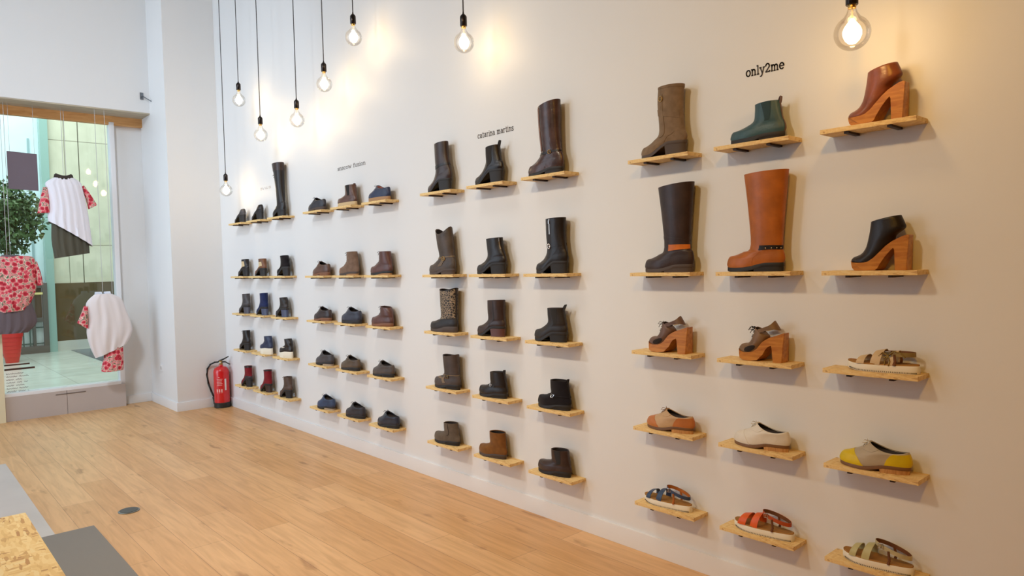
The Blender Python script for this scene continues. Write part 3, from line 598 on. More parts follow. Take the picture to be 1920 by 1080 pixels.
def zcurve(hs, hh, ball=None, back=None):
    ball = ball or (.36 if hh < .045 else .29); back = back or (.76 if hh < .045 else .68)
    xs = np.linspace(0, 1, 21); q = np.clip((xs - ball) / (back - ball), 0, 1); q = q * q * (3 - 2 * q)
    return xs, hs + .005 * np.clip((.14 - xs) / .14, 0, 1) ** 1.5 + (hh - hs) * q
def boot_last(L, H, hs, hh, th=.047, az=.5, vx=.42, f6=(.43, .75), f7=(.43, .97), b5=(.94, .5), b6=(.92, .75), b7=(.9, 1), W7=.86, hw=.047, dip=0, pe=.82, vamp=1.0, toe=0.):
    za = az * H; v0 = hs + th
    F = [(.02 + toe, hs + .005), (0, hs + .42 * th), (.045, v0 * .98), (.15, v0 + (za - v0) * .12 * vamp), (.29, v0 + (za - v0) * .42 * vamp), (vx, za), (f6[0], f6[1] * H), (f7[0], f7[1] * H)]
    zb5 = b5[1] * H; g = zb5 - hh
    B = [(.975, hh), (1.0, hh + .25 * g), (1.0, hh + .42 * g), (.992, hh + .58 * g), (.975, hh + .78 * g), (b5[0], zb5), (b6[0], b6[1] * H), (b7[0], b7[1] * H)]
    return Last(L, F, B, [1, 1.05, 1.01, .93, .84, .77, .5 * (.77 + W7), W7], [1, 1, 1, .95, .75, .35, .1, 0], [1, 1, .95, .7, .4, .12, 0, 0], hw, zcurve(hs, hh), [0, 0, 0, 0, 0, 0, dip * .3, dip], pe)
def low_last(L, H, hs, hh, hw=.048, th=.042, tx=.43, bz=.80, dip=.016, pe=.8):
    v0 = hs + th; T = H
    F = [(.02, hs + .005), (0, hs + .45 * th), (.045, v0), (.13, v0 + (T - v0) * .16), (.24, v0 + (T - v0) * .36), (.34, v0 + (T - v0) * .62), (.41, v0 + (T - v0) * .84), (tx, T)]
    zb = bz * H; g = zb - hh
    B = [(.972, hh), (1, hh + .22 * g), (1.003, hh + .4 * g), (.998, hh + .55 * g), (.99, hh + .68 * g), (.98, hh + .8 * g), (.972, hh + .9 * g), (.965, zb)]
    return Last(L, F, B, [1, 1.05, 1.03, .98, .93, .87, .79, .70], [1, 1, 1, .95, .85, .7, .5, .3], [1, 1, .95, .75, .5, .3, .15, .05], hw, zcurve(hs, hh, .4, .7), [0, 0, 0, 0, 0, dip * .4, dip * .8, dip * 1.2], pe)

def shoe_root(name, label, c, r, y, L, group, dz=.0, yaw=0, x=-.061):
    o = thing(name, label, 'shoe' if 'boot' not in name else 'boot', (0, 0, 0), 0, group)
    # local x (toe->heel) maps to world -y; local y to world +x
    a = -PI / 2 + math.radians(yaw); o.rotation_euler = (0, 0, a)
    o.location = (x - math.cos(a) * L / 2, y - math.sin(a) * L / 2, ROWZ[r] + ROWH + .0004 + dz)
    return o
GRP = ('shoes shelved in the section by the far corner', 'shoes in the second shelf section', 'boots in the third shelf section', 'shoes in the nearest shelf section')
SHELF_OF = {}
def start(name, c, r, y, L, desc, **k):
    SHELF_OF[(c, r)] = desc
    return shoe_root(name, desc, c, r, y, L, GRP[c // 3], **k)

# leathers
BLK = leather('black_leather', (33, 25, 21)); BLK2 = leather('soft_black_leather', (40, 32, 27), .45); DKB = leather('dark_brown_leather', (58, 41, 35)); ESP = leather('espresso_leather', (54, 38, 33), .4)
BRN = leather('brown_leather', (98, 68, 54)); OXB = leather('oxblood_brown_leather', (92, 58, 50)); TAN = leather('tan_leather', (172, 96, 34), .38, .18); TEAL = leather('teal_leather', (56, 84, 90), .42, .15)
COP = leather('copper_leather', (128, 72, 50), .28, .3); TAUPE = suede('taupe_nubuck', (128, 106, 84)); RUST = suede('rust_suede', (122, 78, 34)); GRYB = suede('grey_brown_nubuck', (98, 84, 70))
NAVY = leather('navy_leather', (42, 50, 78), .4); NVB = leather('ink_blue_leather', (50, 66, 96), .42); CHAR = leather('charcoal_leather', (48, 45, 50), .42); GREY = leather('grey_leather', (72, 67, 68), .45)
BSUE = suede('black_suede', (26, 22, 25)); NSUE = suede('navy_suede', (36, 46, 84)); BURG = suede('burgundy_suede', (122, 26, 34)); OLVB = leather('olive_brown_leather', (92, 76, 60), .45)
CLGB = leather('clog_brown_leather', (104, 76, 62), .45); CLGT = leather('clog_taupe_leather', (122, 92, 62), .45)
ORB = leather('orange_brown_leather', (186, 112, 58), .38, .12); BEIG = leather('beige_leather', (192, 156, 116), .5, .1); OFFW = leather('off_white_leather', (222, 212, 196), .45, .06); YEL = leather('yellow_leather', (216, 186, 22), .4, .1); WGRY = leather('warm_grey_leather', (178, 162, 138), .5, .08)
BLUS = leather('blue_strap_leather', (52, 70, 98), .4, .15); ORS = leather('orange_strap_leather', (222, 92, 24), .4, .1); SAGE = leather('sage_strap_leather', (188, 178, 124), .45, .08); SAND = leather('sand_strap_leather', (206, 176, 132), .45, .1); BRST = leather('brown_strap_lining', (112, 70, 40), .6)
ELAS = mat('black_elastic', lin(40, 37, 36), .9, bump=.2, bscale=400); TEALE = mat('teal_elastic', lin(44, 66, 72), .9, bump=.2, bscale=400)
EMBR = bpy.data.materials.new('embroidered_leather'); EMBR.use_nodes = True
_nt = EMBR.node_tree; _v = _nt.nodes.new('ShaderNodeTexVoronoi'); _v.feature = 'DISTANCE_TO_EDGE'; _v.inputs['Scale'].default_value = 62; _tc = _nt.nodes.new('ShaderNodeTexCoord'); _r = _nt.nodes.new('ShaderNodeValToRGB')
_e = _r.color_ramp.elements; _e[0].position = .06; _e[0].color = (*lin(158, 136, 108), 1); _e[1].position = .13; _e[1].color = (*lin(48, 42, 38), 1)
_nt.links.new(_tc.outputs['Object'], _v.inputs['Vector']); _nt.links.new(_v.outputs['Distance'], _r.inputs[0]); _nt.links.new(_r.outputs[0], _nt.nodes['Principled BSDF'].inputs['Base Color']); _nt.nodes['Principled BSDF'].inputs['Roughness'].default_value = .5
LACE_D = mat('dark_laces', lin(40, 34, 32), .8); LACE_T = mat('tan_laces', lin(150, 112, 76), .8); LACE_W = mat('white_laces', lin(224, 216, 200), .8)
M_PINK = mat('pink_lining', lin(206, 150, 140), .8)

def boot(c, r, y, desc, m, sole=M_BLACKSOLE, heelm=None, name='ankle_boot', ts=None, u0=.62, taper=.93, lean=0, conc=0, unit=False, lining=M_DARK, yaw=0, x=-.061, lt=.62, **k):
    L = k['L']; hs, hh = k['hs'], k['hh']; root = start(name, c, r, y, L, desc, yaw=yaw, x=x)
    la = boot_last(**k); ts = ts or hs
    la.upper(m, root); la.lining(lining, root, lt); la.sole(sole, root, ts, unit=unit)
    if not unit and hh > hs + .004: la.heel(heelm or sole, root, ts, u0, taper, lean, conc=conc)
    return root, la
def tag_part(o, l):
    if l: o['label'] = l
def derby(c, r, y, desc, m, L, H, sole=M_BLACKSOLE, heelm=None, hs=.012, hh=.024, lace=LACE_D, cap=None, count=None, unit=False, hw=.048, name='lace_up_shoe', th=.042, yaw=0, lining=M_DARK, vampm=None, capx=.24, cx=.66, u0=.62, x=-.061, plab=None):
    root = start(name, c, r, y, L, desc, yaw=yaw, x=x); la = low_last(L, H, hs, hh, hw, th)
    la.upper(m, root, lip=.93); la.lining(lining, root, .72); la.sole(sole, root, hs, 1.08, unit=unit)
    if not unit: la.heel(heelm or sole, root, hs, u0, .97, grow=1.07)
    if cap: tag_part(la.toecap(cap, root, capx, slope=.12), plab and plab + ' toe cap')
    if count: tag_part(la.counter(count, root, cx, .84, slope=.16), plab and plab + ' heel counter')
    for sg in (1, -1): la.patch(MB(), .66, .97, sg * .32, sg * 1.15, .0016, 8, 8).build('facing', vampm or m, root, angle=60)
    if lace: la.laces(lace, root, .70, .95, 4, .42, .0016)
    return root, la

# ---- nearest section, tall and ankle boots
t, a = boot(9, 0, 2.112, 'taupe mid-calf boot with hanging strap and block heel', TAUPE, M_BROWNSOLE, name='mid_calf_boot', L=.268, H=.34, hs=.012, hh=.062, th=.045, az=.36, vx=.42, f6=(.40, .75), f7=(.43, .985), b5=(.955, .36), b6=(.92, .62), b7=(.945, .985), W7=.98)
mb = MB(); a.patch(mb, .80, .83, -2.6, 2.6, .002, 2, 30); mb.build('cross_strap', TAUPE, t); mb = MB(); a.patch(mb, .60, .93, -1.28, -1.02, .0022, 12, 3); mb.build('hanging_strap', TAUPE, t); a.buckle(M_BRASS, t, .90, -1.15, .012)
mb = MB(); a.patch(mb, .02, .60, lambda q: -1.75 - .5 * q, lambda q: -1.65 - .5 * q, .0018, 14, 2); mb.build('side_seam', TAUPE, t); mb = MB(); a.band(mb, .975, 1.0, .0016); mb.build('cuff', TAUPE, t)
t, a = boot(10, 0, 1.613, 'teal blue chelsea ankle boot with black low sole', TEAL, M_BLACKSOLE, L=.26, H=.165, hs=.014, hh=.026, th=.045, az=.55, vx=.44, f6=(.47, .78), f7=(.475, .97), b5=(.95, .55), b6=(.925, .78), b7=(.905, 1.0), W7=.8, u0=.6)
a.gusset(TEALE, t, .66, .99); a.tab(BRN, t, .016, .008)
mb = MB(); a.patch(mb, .02, .98, PI - .16, PI + .16, .0014, 16, 4); mb.build('back_seam', BRN, t)
t, a = boot(9, 1, 2.094, 'tall dark brown boot with orange ankle strap', ESP, M_BROWNSOLE, name='tall_boot', L=.285, H=.432, hs=.013, hh=.034, th=.052, az=.27, vx=.42, f6=(.40, .6), f7=(.335, .962), b5=(.925, .28), b6=(.95, .5), b7=(1.02, 1.0), W7=1.2, u0=.5, taper=.98)
mb = MB(); a.patch(mb, .685, .742, -PI, -1.2, .0025, 3, 20); mb.build('ankle_strap', leather('orange_tan_strap', (206, 112, 36), .4, .2), t)
mb = MB(); a.band(mb, .77, .785, .0012); mb.build('seam_band', ESP, t)
t, a = boot(10, 1, 1.632, 'tall tan riding boot with black studded ankle strap', TAN, M_BLACKSOLE, name='tall_boot', L=.276, H=.436, hs=.014, hh=.034, th=.055, az=.26, vx=.43, f6=(.405, .62), f7=(.345, .985), b5=(.965, .25), b6=(1.0, .55), b7=(1.075, 1.0), W7=1.22, u0=.55, taper=.98)
mb = MB(); a.patch(mb, .67, .72, -PI, -1.35, .0025, 3, 20); s_ = mb.build('ankle_strap', BLK, t)
mb = MB()
for q in (-2.8, -2.45, -2.1, -1.75):
    p = a.P(.695, q) + a.N(.695, q) * .003; mb.add([p + np.array(v) * .004 for v in ((1, 0, 0), (-1, 0, 0), (0, 1, 0), (0, -1, 0), (0, 0, 1), (0, 0, -1))], [(0, 2, 4), (2, 1, 4), (1, 3, 4), (3, 0, 4), (2, 0, 5), (1, 2, 5), (3, 1, 5), (0, 3, 5)])
mb.build('studs', M_SILVER, s_)
mb = MB(); a.patch(mb, .03, .68, -1.62, -1.56, .001, 14, 2); mb.build('side_seam', TAN, t)

# ---- wooden platform soles
def platform_sole(prof, L, root, hw=.046, m=M_CLOG, n_edge=5):
    """side profile polygon (x, z) extruded to a foot plan, so edges follow the foot"""
    mb = MB(); secs = []; ks = [-1, -.92, -.5, 0, .5, .92, 1]
    for k in ks:
        secs.append([(x, 0, z) for x, z in prof])
    rs = []
    for k in ks:
        r = []
        for x, z in prof:
            u = min(1, max(0, x / L)); wdt = hw * float(fm(u)) * min(1, (max(0.0, u) / .10 + .15)) ** .5 * min(1, ((1 - u) / .08 + .45)) ** .5
            sh = 1 - .012 * (abs(k) == 1)
            cx, cz = L / 2, .04
            r.append((cx + (x - cx) * sh, wdt * k, z))
        rs.append(r)
    n = len(prof); v = [p for r in rs for p in r]; f = []
    for q in range(len(ks) - 1):
        for j in range(n):
            b = q * n + j; c2 = q * n + (j + 1) % n; f.append((b, c2, c2 + n, b + n))
    f += [tuple(range(n))[::-1], tuple((len(ks) - 1) * n + j for j in range(n))]
    mb.add(v, f); return mb.build('wooden_sole', m, root, angle=35)
def platform_bootie(c, r, y, desc, m, L, H, lining=M_CREAM):
    root = start('platform_ankle_boot', c, r, y, L, desc)
    X = lambda q: (q - 200) / 875 * L
    Z = lambda q: (920 - q) / 815 * H
    top = [(207, 775), (250, 795), (350, 803), (440, 800), (510, 785), (590, 730), (680, 640), (760, 560), (850, 495), (940, 452), (1000, 425), (1065, 405)]
    bot = [(1075, 415), (1066, 560), (1056, 740), (1045, 920), (890, 920), (888, 760), (884, 620), (868, 592), (815, 640), (740, 730), (680, 820), (640, 890), (600, 918), (440, 921), (300, 920), (250, 880), (222, 830)]
    prof = [(X(a), Z(b)) for a, b in top + bot]
    platform_sole(prof, L, root, .046)
    tx = [X(p[0]) / L for p in top]; tz = [Z(p[1]) for p in top]
    F = [(207, 770), (198, 748), (235, 712), (300, 690), (370, 650), (430, 560), (470, 400), (490, 290), (503, 195)]
    B = [(800, 530), (815, 510), (830, 490), (840, 468), (852, 440), (880, 385), (1000, 300), (985, 220), (938, 112)]
    la = Last(L, [(X(p[0]) / L, Z(p[1])) for p in F], [(X(p[0]) / L, Z(p[1])) for p in B], [1, 1.03, 1, .96, .92, .88, .86, .82, .8], [.9, .9, .8, .7, .5, .3, .1, 0, 0], [1, 1, .9, .75, .55, .3, .1, 0, 0], .044, (tx, tz), None, .8)
    la.upper(m, root, lip=.95); la.lining(lining, root, .7)
    mb = MB(); la.patch(mb, .0, .07, -2.9, 2.9, .0022, 2, 40); mb.build('welt', m, root)
    return root, la
platform_bootie(11, 0, 1.110, 'shiny copper brown platform bootie on wooden heel, under the nearest bulb', COP, .214, .222)
platform_bootie(11, 1, 1.102, 'black platform bootie with high wooden heel, nearest section', BLK, .218, .212)
def clog(c, r, y, desc, m, L, H, tie):
    root = start('platform_clog', c, r, y, L, desc)
    X = lambda q: (q - 300) / 840 * L
    Z = lambda q: (815 - q) / 785 * H
    top = [(312, 600), (340, 630), (400, 645), (480, 655), (560, 650), (630, 625), (690, 575), (740, 500), (780, 440), (840, 390), (920, 340), (1050, 290), (1138, 250)]
    bot = [(1142, 275), (1130, 450), (1120, 640), (1110, 815), (965, 815), (955, 680), (948, 540), (935, 495), (880, 525), (830, 590), (790, 680), (740, 735), (690, 795), (560, 815), (420, 800), (370, 770), (335, 700)]
    platform_sole([(X(a), Z(b)) for a, b in top + bot], L, root, .046)
    tx = [X(p[0]) / L for p in top]; tz = [Z(p[1]) for p in top]
    F = [(312, 595), (300, 565), (335, 515), (390, 490), (465, 478), (520, 425), (560, 330), (590, 240), (605, 165)]
    B = [(800, 425), (812, 412), (822, 398), (832, 380), (838, 358), (840, 335), (830, 310), (800, 290), (760, 262)]
    la = Last(L, [(X(p[0]) / L, Z(p[1])) for p in F], [(X(p[0]) / L, Z(p[1])) for p in B], [1, 1.03, 1, .97, .93, .88, .8, .72, .64], [.9, .9, .8, .7, .5, .3, .1, 0, 0], [1, 1, .9, .75, .5, .3, .1, 0, 0], .044, (tx, tz), None, .8)
    la.upper(m, root, lip=.95); la.lining(M_DARK, root, .6)
    # side cut-outs framed in the leather
    for sg in (1, -1):
        cut = la.patch(MB(), .10, .46, lambda q: sg * (1.42 + .3 * math.sqrt(max(0, 1 - ((q - .28) / .185) ** 2)) * -1), lambda q: sg * (1.42 + .38 * math.sqrt(max(0, 1 - ((q - .28) / .185) ** 2))), .0014, 12, 6)
        cut.build('side_cutout', M_DARK, root)
    # heel strap looping behind from the tongue
    def loop(off, wd, rr):
        rows = []
        for k in range(25):
            q = -1 + 2 * k / 24; yv = math.sin(q * PI / 2) * .033; cx = math.cos(q * PI / 2)
            px = X(715) + (X(990) - X(715)) * cx ** .75; pz = Z(225) + (Z(118) - Z(225)) * cx ** .8
            d = np.array([.55, 0, -.84]); d /= np.linalg.norm(d)
            ctr = np.array([px, yv, pz])
            nrm = np.array([cx, math.sin(q * PI / 2), .3 * cx]); nrm /= np.linalg.norm(nrm)
            wq = wd * (.62 + 1.15 * cx ** 4); rows.append([ctr - d * wq + nrm * off, ctr + d * wq + nrm * off, ctr + d * wq + nrm * (off - rr), ctr - d * wq + nrm * (off - rr)])
        return rows
    MB().rings(loop(.002, .014, .0018), True, True, True).build('heel_strap', m, root, angle=50)
    MB().rings(loop(-.0002, .0128, .0015), True, True, True).build('strap_lining', M_CREAM, root, angle=50)
    if tie:
        e = la.P(.96, 0); mb = MB()
        for sg in (-1, 1):
            mb.tube([e, e + [-.010, sg * .006, .006], e + [-.022, sg * .012, .004], e + [-.030, sg * .014, -.002 + .008 * sg]], .0018, 6)
            mb.tube([e + [0, 0, -.004], e + [-.012, sg * .012, .002], e + [-.008, sg * .02, -.012]], .0018, 6)
        mb.build('tie', LACE_D, root)
    la.laces(LACE_D, root, .72, .95, 3, .5, .0016)
    return root, la
clog(9, 2, 2.098, 'brown leather platform clog with side cut-out and high wooden heel', CLGB, .236, .18, False)
clog(10, 2, 1.602, 'taupe platform clog with little lace tie and high wooden heel', CLGT, .220, .178, True)

# ---- nearest section, lace-ups
derby(9, 3, 2.103, 'two-tone brown and beige lace-up brogue with tan heel', BEIG, .278, .106, mat('dark_tan_sole', lin(112, 76, 44), .5), M_STACK, .010, .026, LACE_T, ORB, ORB, hw=.046, name='brogue_shoe', vampm=BEIG, capx=.26, cx=.62, plab='orange brown leather')
derby(10, 3, 1.614, 'off-white leather brogue with brown stacked heel', OFFW, .266, .110, mat('brown_welt_sole', lin(122, 84, 50), .5), M_STACK, .010, .026, LACE_W, OFFW, OFFW, hw=.046, name='brogue_shoe', capx=.27, cx=.66)
derby(11, 3, 1.130, 'yellow and warm grey brogue with brown stacked heel', WGRY, .272, .108, MATS['brown_welt_sole'], M_STACK, .010, .026, LACE_W, YEL, YEL, hw=.047, name='brogue_shoe', capx=.30, cx=.66, plab='yellow leather')

# ---- sandals
def sandal(c, r, y, desc, L, H, straps, sm, inner, ankle, ankle_z, bow=False, sole_t=.03, sling=True):
    root = start('sandal', c, r, y, L, desc); hw = .044; n = 64
    def plan(k, ph, g=1.0):
        u = (1 - math.cos(ph)) / 2; return np.array([L / 2 + (u * L - L / 2) * (1 + (g - 1) * .3), math.copysign(abs(math.sin(ph)) ** .72, math.sin(ph)) * hw * float(fm(u)) * g, 0])
    zt = lambda x: sole_t + .006 * max(0, 1 - x / (.22 * L)) ** 2 + .003 * max(0, (x / L - .6)) / .4
    zb = lambda x: .010 * max(0, 1 - x / (.22 * L)) ** 1.5
    rs = [];
    for g, z in ((1.02, 'b'), (1.05, 'b2'), (1.05, 't2'), (1.02, 't')):
        r_ = []
        for j in range(n):
            p = plan(0, 2 * PI * j / n, g); p[2] = {'b': zb(p[0]), 'b2': zb(p[0]) + .002, 't2': zt(p[0]) - .003, 't': zt(p[0]) - .001}[z]; r_.append(p)
        rs.append(r_)
    so = MB().rings(rs, True, True, True).build('platform_sole', M_WHITESOLE, root, angle=50)
    mb = MB()
    for j in range(46):
        for sg in (1, -1):
            ph = sg * (.5 + 2.3 * j / 45); p = plan(0, ph, 1.055); q = plan(0, ph + .025 * sg, 1.055); z = zb(p[0]) + .003
            d = (q - p); d /= np.linalg.norm(d); nn = np.array([d[1], -d[0], 0]) * (1 if sg < 0 else -1)
            if np.dot(nn, p - np.array([L / 2, 0, 0])) < 0: nn = -nn
            mb.add([p - d * .0016 + [0, 0, z], p + d * .0016 + [0, 0, z], p + [0, 0, z + .0055], p - d * .0016 + nn * .001 + [0, 0, z], p + d * .0016 + nn * .001 + [0, 0, z], p + nn * .001 + [0, 0, z + .0055]], [(0, 1, 2), (3, 4, 5), (0, 1, 4, 3), (1, 2, 5, 4), (2, 0, 3, 5)])
    mb.build('tread', M_TEETH, so, smooth=False)
    rs = []
    for g, dz in ((1.0, -.002), (1.0, .0035), (.97, .0045), (.9, .002), (.5, .0005)):
        r_ = []
        for j in range(n):
            p = plan(0, 2 * PI * j / n, g); p[0] = L / 2 + (p[0] - L / 2) * (g if g < .97 else 1); p[2] = zt(p[0]) + dz; r_.append(p)
        rs.append(r_)
    MB().rings(rs, True, True, True).build('footbed', M_CORK, root, angle=50)
    def arch(x0, wd, h, m, name, lean=0, thick=.0022, tw=0):
        rows = []
        for k in range(25):
            a = PI * k / 24; cs, sn = math.cos(a), math.sin(a); u = (x0 + lean * sn) / L; yw = hw * float(fm(min(1, max(0, u)))) * .97
            z = zt(x0) + h * sn ** .8; yv = -cs * yw; nn = np.array([0, -cs * .8, sn + .2]); nn /= np.linalg.norm(nn); xx = x0 + lean * sn + tw * cs
            p0 = np.array([xx - wd / 2, yv, z]); p1 = np.array([xx + wd / 2, yv, z + .25 * wd * sn])
            rows.append([p0 + nn * thick / 2, p1 + nn * thick / 2, p1 - nn * thick / 2, p0 - nn * thick / 2])
        return MB().rings(rows, True, True, True).build(name, m, root, angle=50)
    for x0, wd, h, ln in straps: arch(x0 * L, wd, h, sm, 'strap', ln)
    # ankle loop
    z0, z1, xa, xb = ankle_z
    def loop(off, th, wd):
        rows = []
        for k in range(37):
            a = 2 * PI * k / 36; cx = (xa + xb) / 2 * L; rx = (xb - xa) / 2 * L
            x = cx - rx * math.cos(a); yv = .030 * math.sin(a); z = z0 + (z1 - z0) * (1 - math.cos(a)) / 2
            nn = np.array([-math.cos(a) * .8, math.sin(a), 0.]); nn /= max(1e-6, np.linalg.norm(nn)); rows.append([np.array([x, yv, z + wd / 2]) + nn * off, np.array([x, yv, z - wd / 2]) + nn * off, np.array([x, yv, z - wd / 2]) + nn * (off - th), np.array([x, yv, z + wd / 2]) + nn * (off - th)])
        return rows
    st = MB().rings(loop(.0015, .0016, .017)).build('ankle_strap', ankle, root, angle=50)
    MB().rings(loop(-.0002, .0012, .0165)).build('strap_lining', inner, st, angle=50)
    # side stays joining the loop to the sole
    for sg in (-1, 1):
        mb = MB(); xs = .70 * L; mb.tube([(xs, sg * .036, zt(xs)), (xs + .004, sg * .034, zt(xs) + .015), (xs + .0, sg * .031, z0 + (z1 - z0) * .55)], [.006, .0055, .005], 8)
        mb.build('side_stay', inner, root)
    mb = MB(); xm = (xa + .22 * (xb - xa)) * L; zz = z0 + (z1 - z0) * .2; mb.tube([(xm - .009, -.031, zz - .009), (xm + .009, -.031, zz - .007), (xm + .009, -.031, zz + .011), (xm - .009, -.031, zz + .009), (xm - .009, -.031, zz - .009)], .0018, 6); mb.tube([(xm, -.031, zz - .009), (xm, -.031, zz + .010)], .0014, 6)
    mb.build('buckle', M_SILVER, root)
    if bow:
        e = np.array([.62 * L, -.03, .066]); mb = MB()
        mb.tube([e, e + [-.02, -.004, .012], e + [-.035, -.003, -.002], e + [-.01, -.004, -.006], e], .003, 8); mb.tube([e, e + [.02, -.004, .02], e + [.045, -.002, .014], e + [.06, 0, -.004]], .003, 8); mb.tube([e, e + [-.012, -.006, -.018], e + [-.012, -.008, -.036]], .0025, 8); mb.tube([e, e + [.006, -.006, -.02], e + [.002, -.008, -.038]], .0025, 8)
        mb.build('bow', leather('olive_tie', (150, 124, 60), .5), root)
    return root
sandal(11, 2, 1.098, 'beige platform sandal tied with an ankle bow, white ridged sole', .262, .09, [(.23, .030, .026, .006), (.44, .036, .05, .012), (.66, .022, .05, .01)], SAND, BRST, leather('olive_strap', (150, 126, 74), .5), (.072, .074, .52, .95), True)
sandal(9, 4, 2.128, 'blue strappy sandal with white platform sole', .276, .112, [(.17, .024, .034, .010), (.40, .03, .052, .014)], BLUS, leather('cognac_lining', (176, 104, 44), .5), BLUS, (.098, .066, .50, .97))
sandal(10, 4, 1.610, 'orange strappy sandal with white platform sole', .278, .112, [(.19, .038, .038, .012), (.40, .034, .054, .012)], ORS, BRST, leather('burnt_orange_strap', (182, 76, 30), .45, .15), (.100, .070, .50, .96))
sandal(11, 4, 1.124, 'pale sage strappy sandal on lowest shelf, white ridged sole', .262, .112, [(.19, .026, .036, .010), (.38, .03, .052, .012)], SAGE, BRST, leather('pale_sage_strap', (196, 182, 138), .45), (.100, .066, .48, .98))

# ---- third section boots
t, a = boot(6, 0, 3.98, 'dark brown pointed mid boot, third section top shelf', DKB, M_BLACKSOLE, name='mid_calf_boot', L=.262, H=.335, hs=.010, hh=.078, th=.038, az=.42, vx=.38, f6=(.37, .7), f7=(.36, .965), b5=(.95, .5), b6=(.88, .7), b7=(.86, 1), W7=.8, pe=.95, u0=.64)
mb = MB(); a.band(mb, .735, .77, .0022); mb.build('ankle_strap', BLK, t)
t, a = boot(7, 0, 3.449, 'black heeled ankle boot with pull loop, third section top shelf', BLK, M_BLACKSOLE, L=.268, H=.236, hs=.010, hh=.080, th=.040, az=.55, vx=.42, f6=(.43, .77), f7=(.435, .955), b5=(.93, .6), b6=(.885, .8), b7=(.87, 1), W7=.8, pe=.9, u0=.66, taper=.88)
a.gusset(ELAS, t, .62, .99, 1.5, .2, .55); a.tab(BLK, t, .024, .014)
t, a = boot(8, 0, 2.94, 'tall glossy brown riding boot on third section top shelf', leather('glossy_brown_leather', (74, 52, 46), .24, .4), M_BLACKSOLE, name='tall_boot', L=.28, H=.418, hs=.012, hh=.034, th=.05, az=.32, vx=.40, f6=(.37, .6), f7=(.355, .925), b5=(.935, .33), b6=(.915, .55), b7=(.92, 1), W7=1.05, u0=.6)
mb = MB(); a.band(mb, .66, .70, .0022); s_ = mb.build('ankle_strap', BLK, t); a.buckle(M_BRASS, t, .68, -1.8, .010)
mb = MB(); a.patch(mb, .72, .985, -.95, .4, .002, 12, 10); mb.build('front_panel', leather('warm_brown_leather', (112, 66, 50), .28, .3), t)
t, a = boot(6, 1, 3.975, 'brown western boot with V-cut top and ring harness', leather('worn_brown_leather', (76, 62, 50), .45, .35), M_BROWNSOLE, name='western_boot', L=.288, H=.325, hs=.012, hh=.034, th=.052, az=.38, vx=.43, f6=(.37, .65), f7=(.33, .97), b5=(.94, .4), b6=(.92, .65), b7=(.86, 1), W7=1.0, dip=.045, u0=.6)
mb = MB(); a.band(mb, .655, .70, .003); a.patch(mb, .22, .66, -1.85, -1.58, .003, 8, 3); mb.build('harness', leather('pale_brown_harness', (112, 92, 66), .5), t); a.buckle(M_BRASS, t, .63, -1.7, .014)
t, a = boot(7, 1, 3.449, 'black ankle boot with back zip, third section second shelf', BLK, M_BLACKSOLE, L=.276, H=.228, hs=.012, hh=.066, th=.046, az=.5, vx=.40, f6=(.39, .75), f7=(.37, .97), b5=(.96, .55), b6=(.89, .78), b7=(.87, 1), W7=.8, u0=.62)
a.zip(mat('dull_zip_metal', lin(120, 110, 100), .45, metal=.7), t, PI + .5, .80, .99)
t, a = boot(8, 1, 2.907, 'black mid boot with round silver buckle and front zip', BLK, M_BLACKSOLE, name='mid_calf_boot', L=.252, H=.318, hs=.012, hh=.066, th=.046, az=.42, vx=.38, f6=(.37, .7), f7=(.37, .985), b5=(.95, .46), b6=(.91, .7), b7=(.93, 1), W7=.92, u0=.6)
mb = MB(); a.patch(mb, .74, .775, -2.6, 2.6, .0022, 2, 30); mb.build('strap', BLK, t); a.buckle(M_SILVER, t, .755, -1.15, .013, tube=.003); a.zip(M_SILVER, t, -1.35, .86, .99)
t, a = boot(6, 2, 3.976, 'black western boot with pale embroidered shaft on low wedge sole', BLK2, M_BROWNSOLE, name='western_boot', L=.30, H=.308, hs=.015, hh=.036, th=.05, az=.33, vx=.43, f6=(.435, .65), f7=(.44, .965), b5=(.965, .36), b6=(.985, .65), b7=(1.0, .99), W7=1.0, dip=.014, unit=True)
a.patch(MB(), .66, .985, -2.9, -.25, .0012, 12, 24).build('embroidered_panel', EMBR, t); a.patch(MB(), .66, .985, .25, 2.9, .0012, 12, 24).build('embroidered_panel', EMBR, t)
mb = MB(); a.band(mb, .985, 1.0, .0018); mb.build('top_trim', BLK, t)
t, a = boot(7, 2, 3.467, 'dark brown ankle boot with reddish block heel, third section middle shelf', DKB, M_BLACKSOLE, mat('reddish_brown_heel', lin(92, 54, 46), .4), L=.265, H=.232, hs=.012, hh=.062, th=.048, az=.46, vx=.42, f6=(.42, .7), f7=(.43, .98), b5=(.965, .5), b6=(.96, .75), b7=(.97, 1), W7=.9, u0=.62)
mb = MB(); a.patch(mb, .02, .98, -1.75, -1.69, .001, 16, 2); mb.build('side_seam', BLK, t)
t, a = boot(8, 2, 2.93, 'black chelsea boot with slanting pull loop and block heel', BLK2, M_BLACKSOLE, L=.262, H=.20, hs=.014, hh=.056, th=.05, az=.56, vx=.44, f6=(.445, .77), f7=(.445, .97), b5=(.965, .55), b6=(.92, .8), b7=(.90, .98), W7=.82, u0=.6)
a.gusset(ELAS, t, .66, .99); a.tab(BLK, t, .020, .022)
t, a = boot(6, 3, 3.956, 'dark biker boot with crossed buckled straps', leather('faded_brown_leather', (74, 62, 56), .5, .3), M_BLACKSOLE, name='biker_boot', L=.28, H=.246, hs=.014, hh=.030, th=.054, az=.42, vx=.42, f6=(.42, .66), f7=(.405, .95), b5=(.945, .42), b6=(.935, .66), b7=(.93, .985), W7=.95, dip=.010, u0=.6)
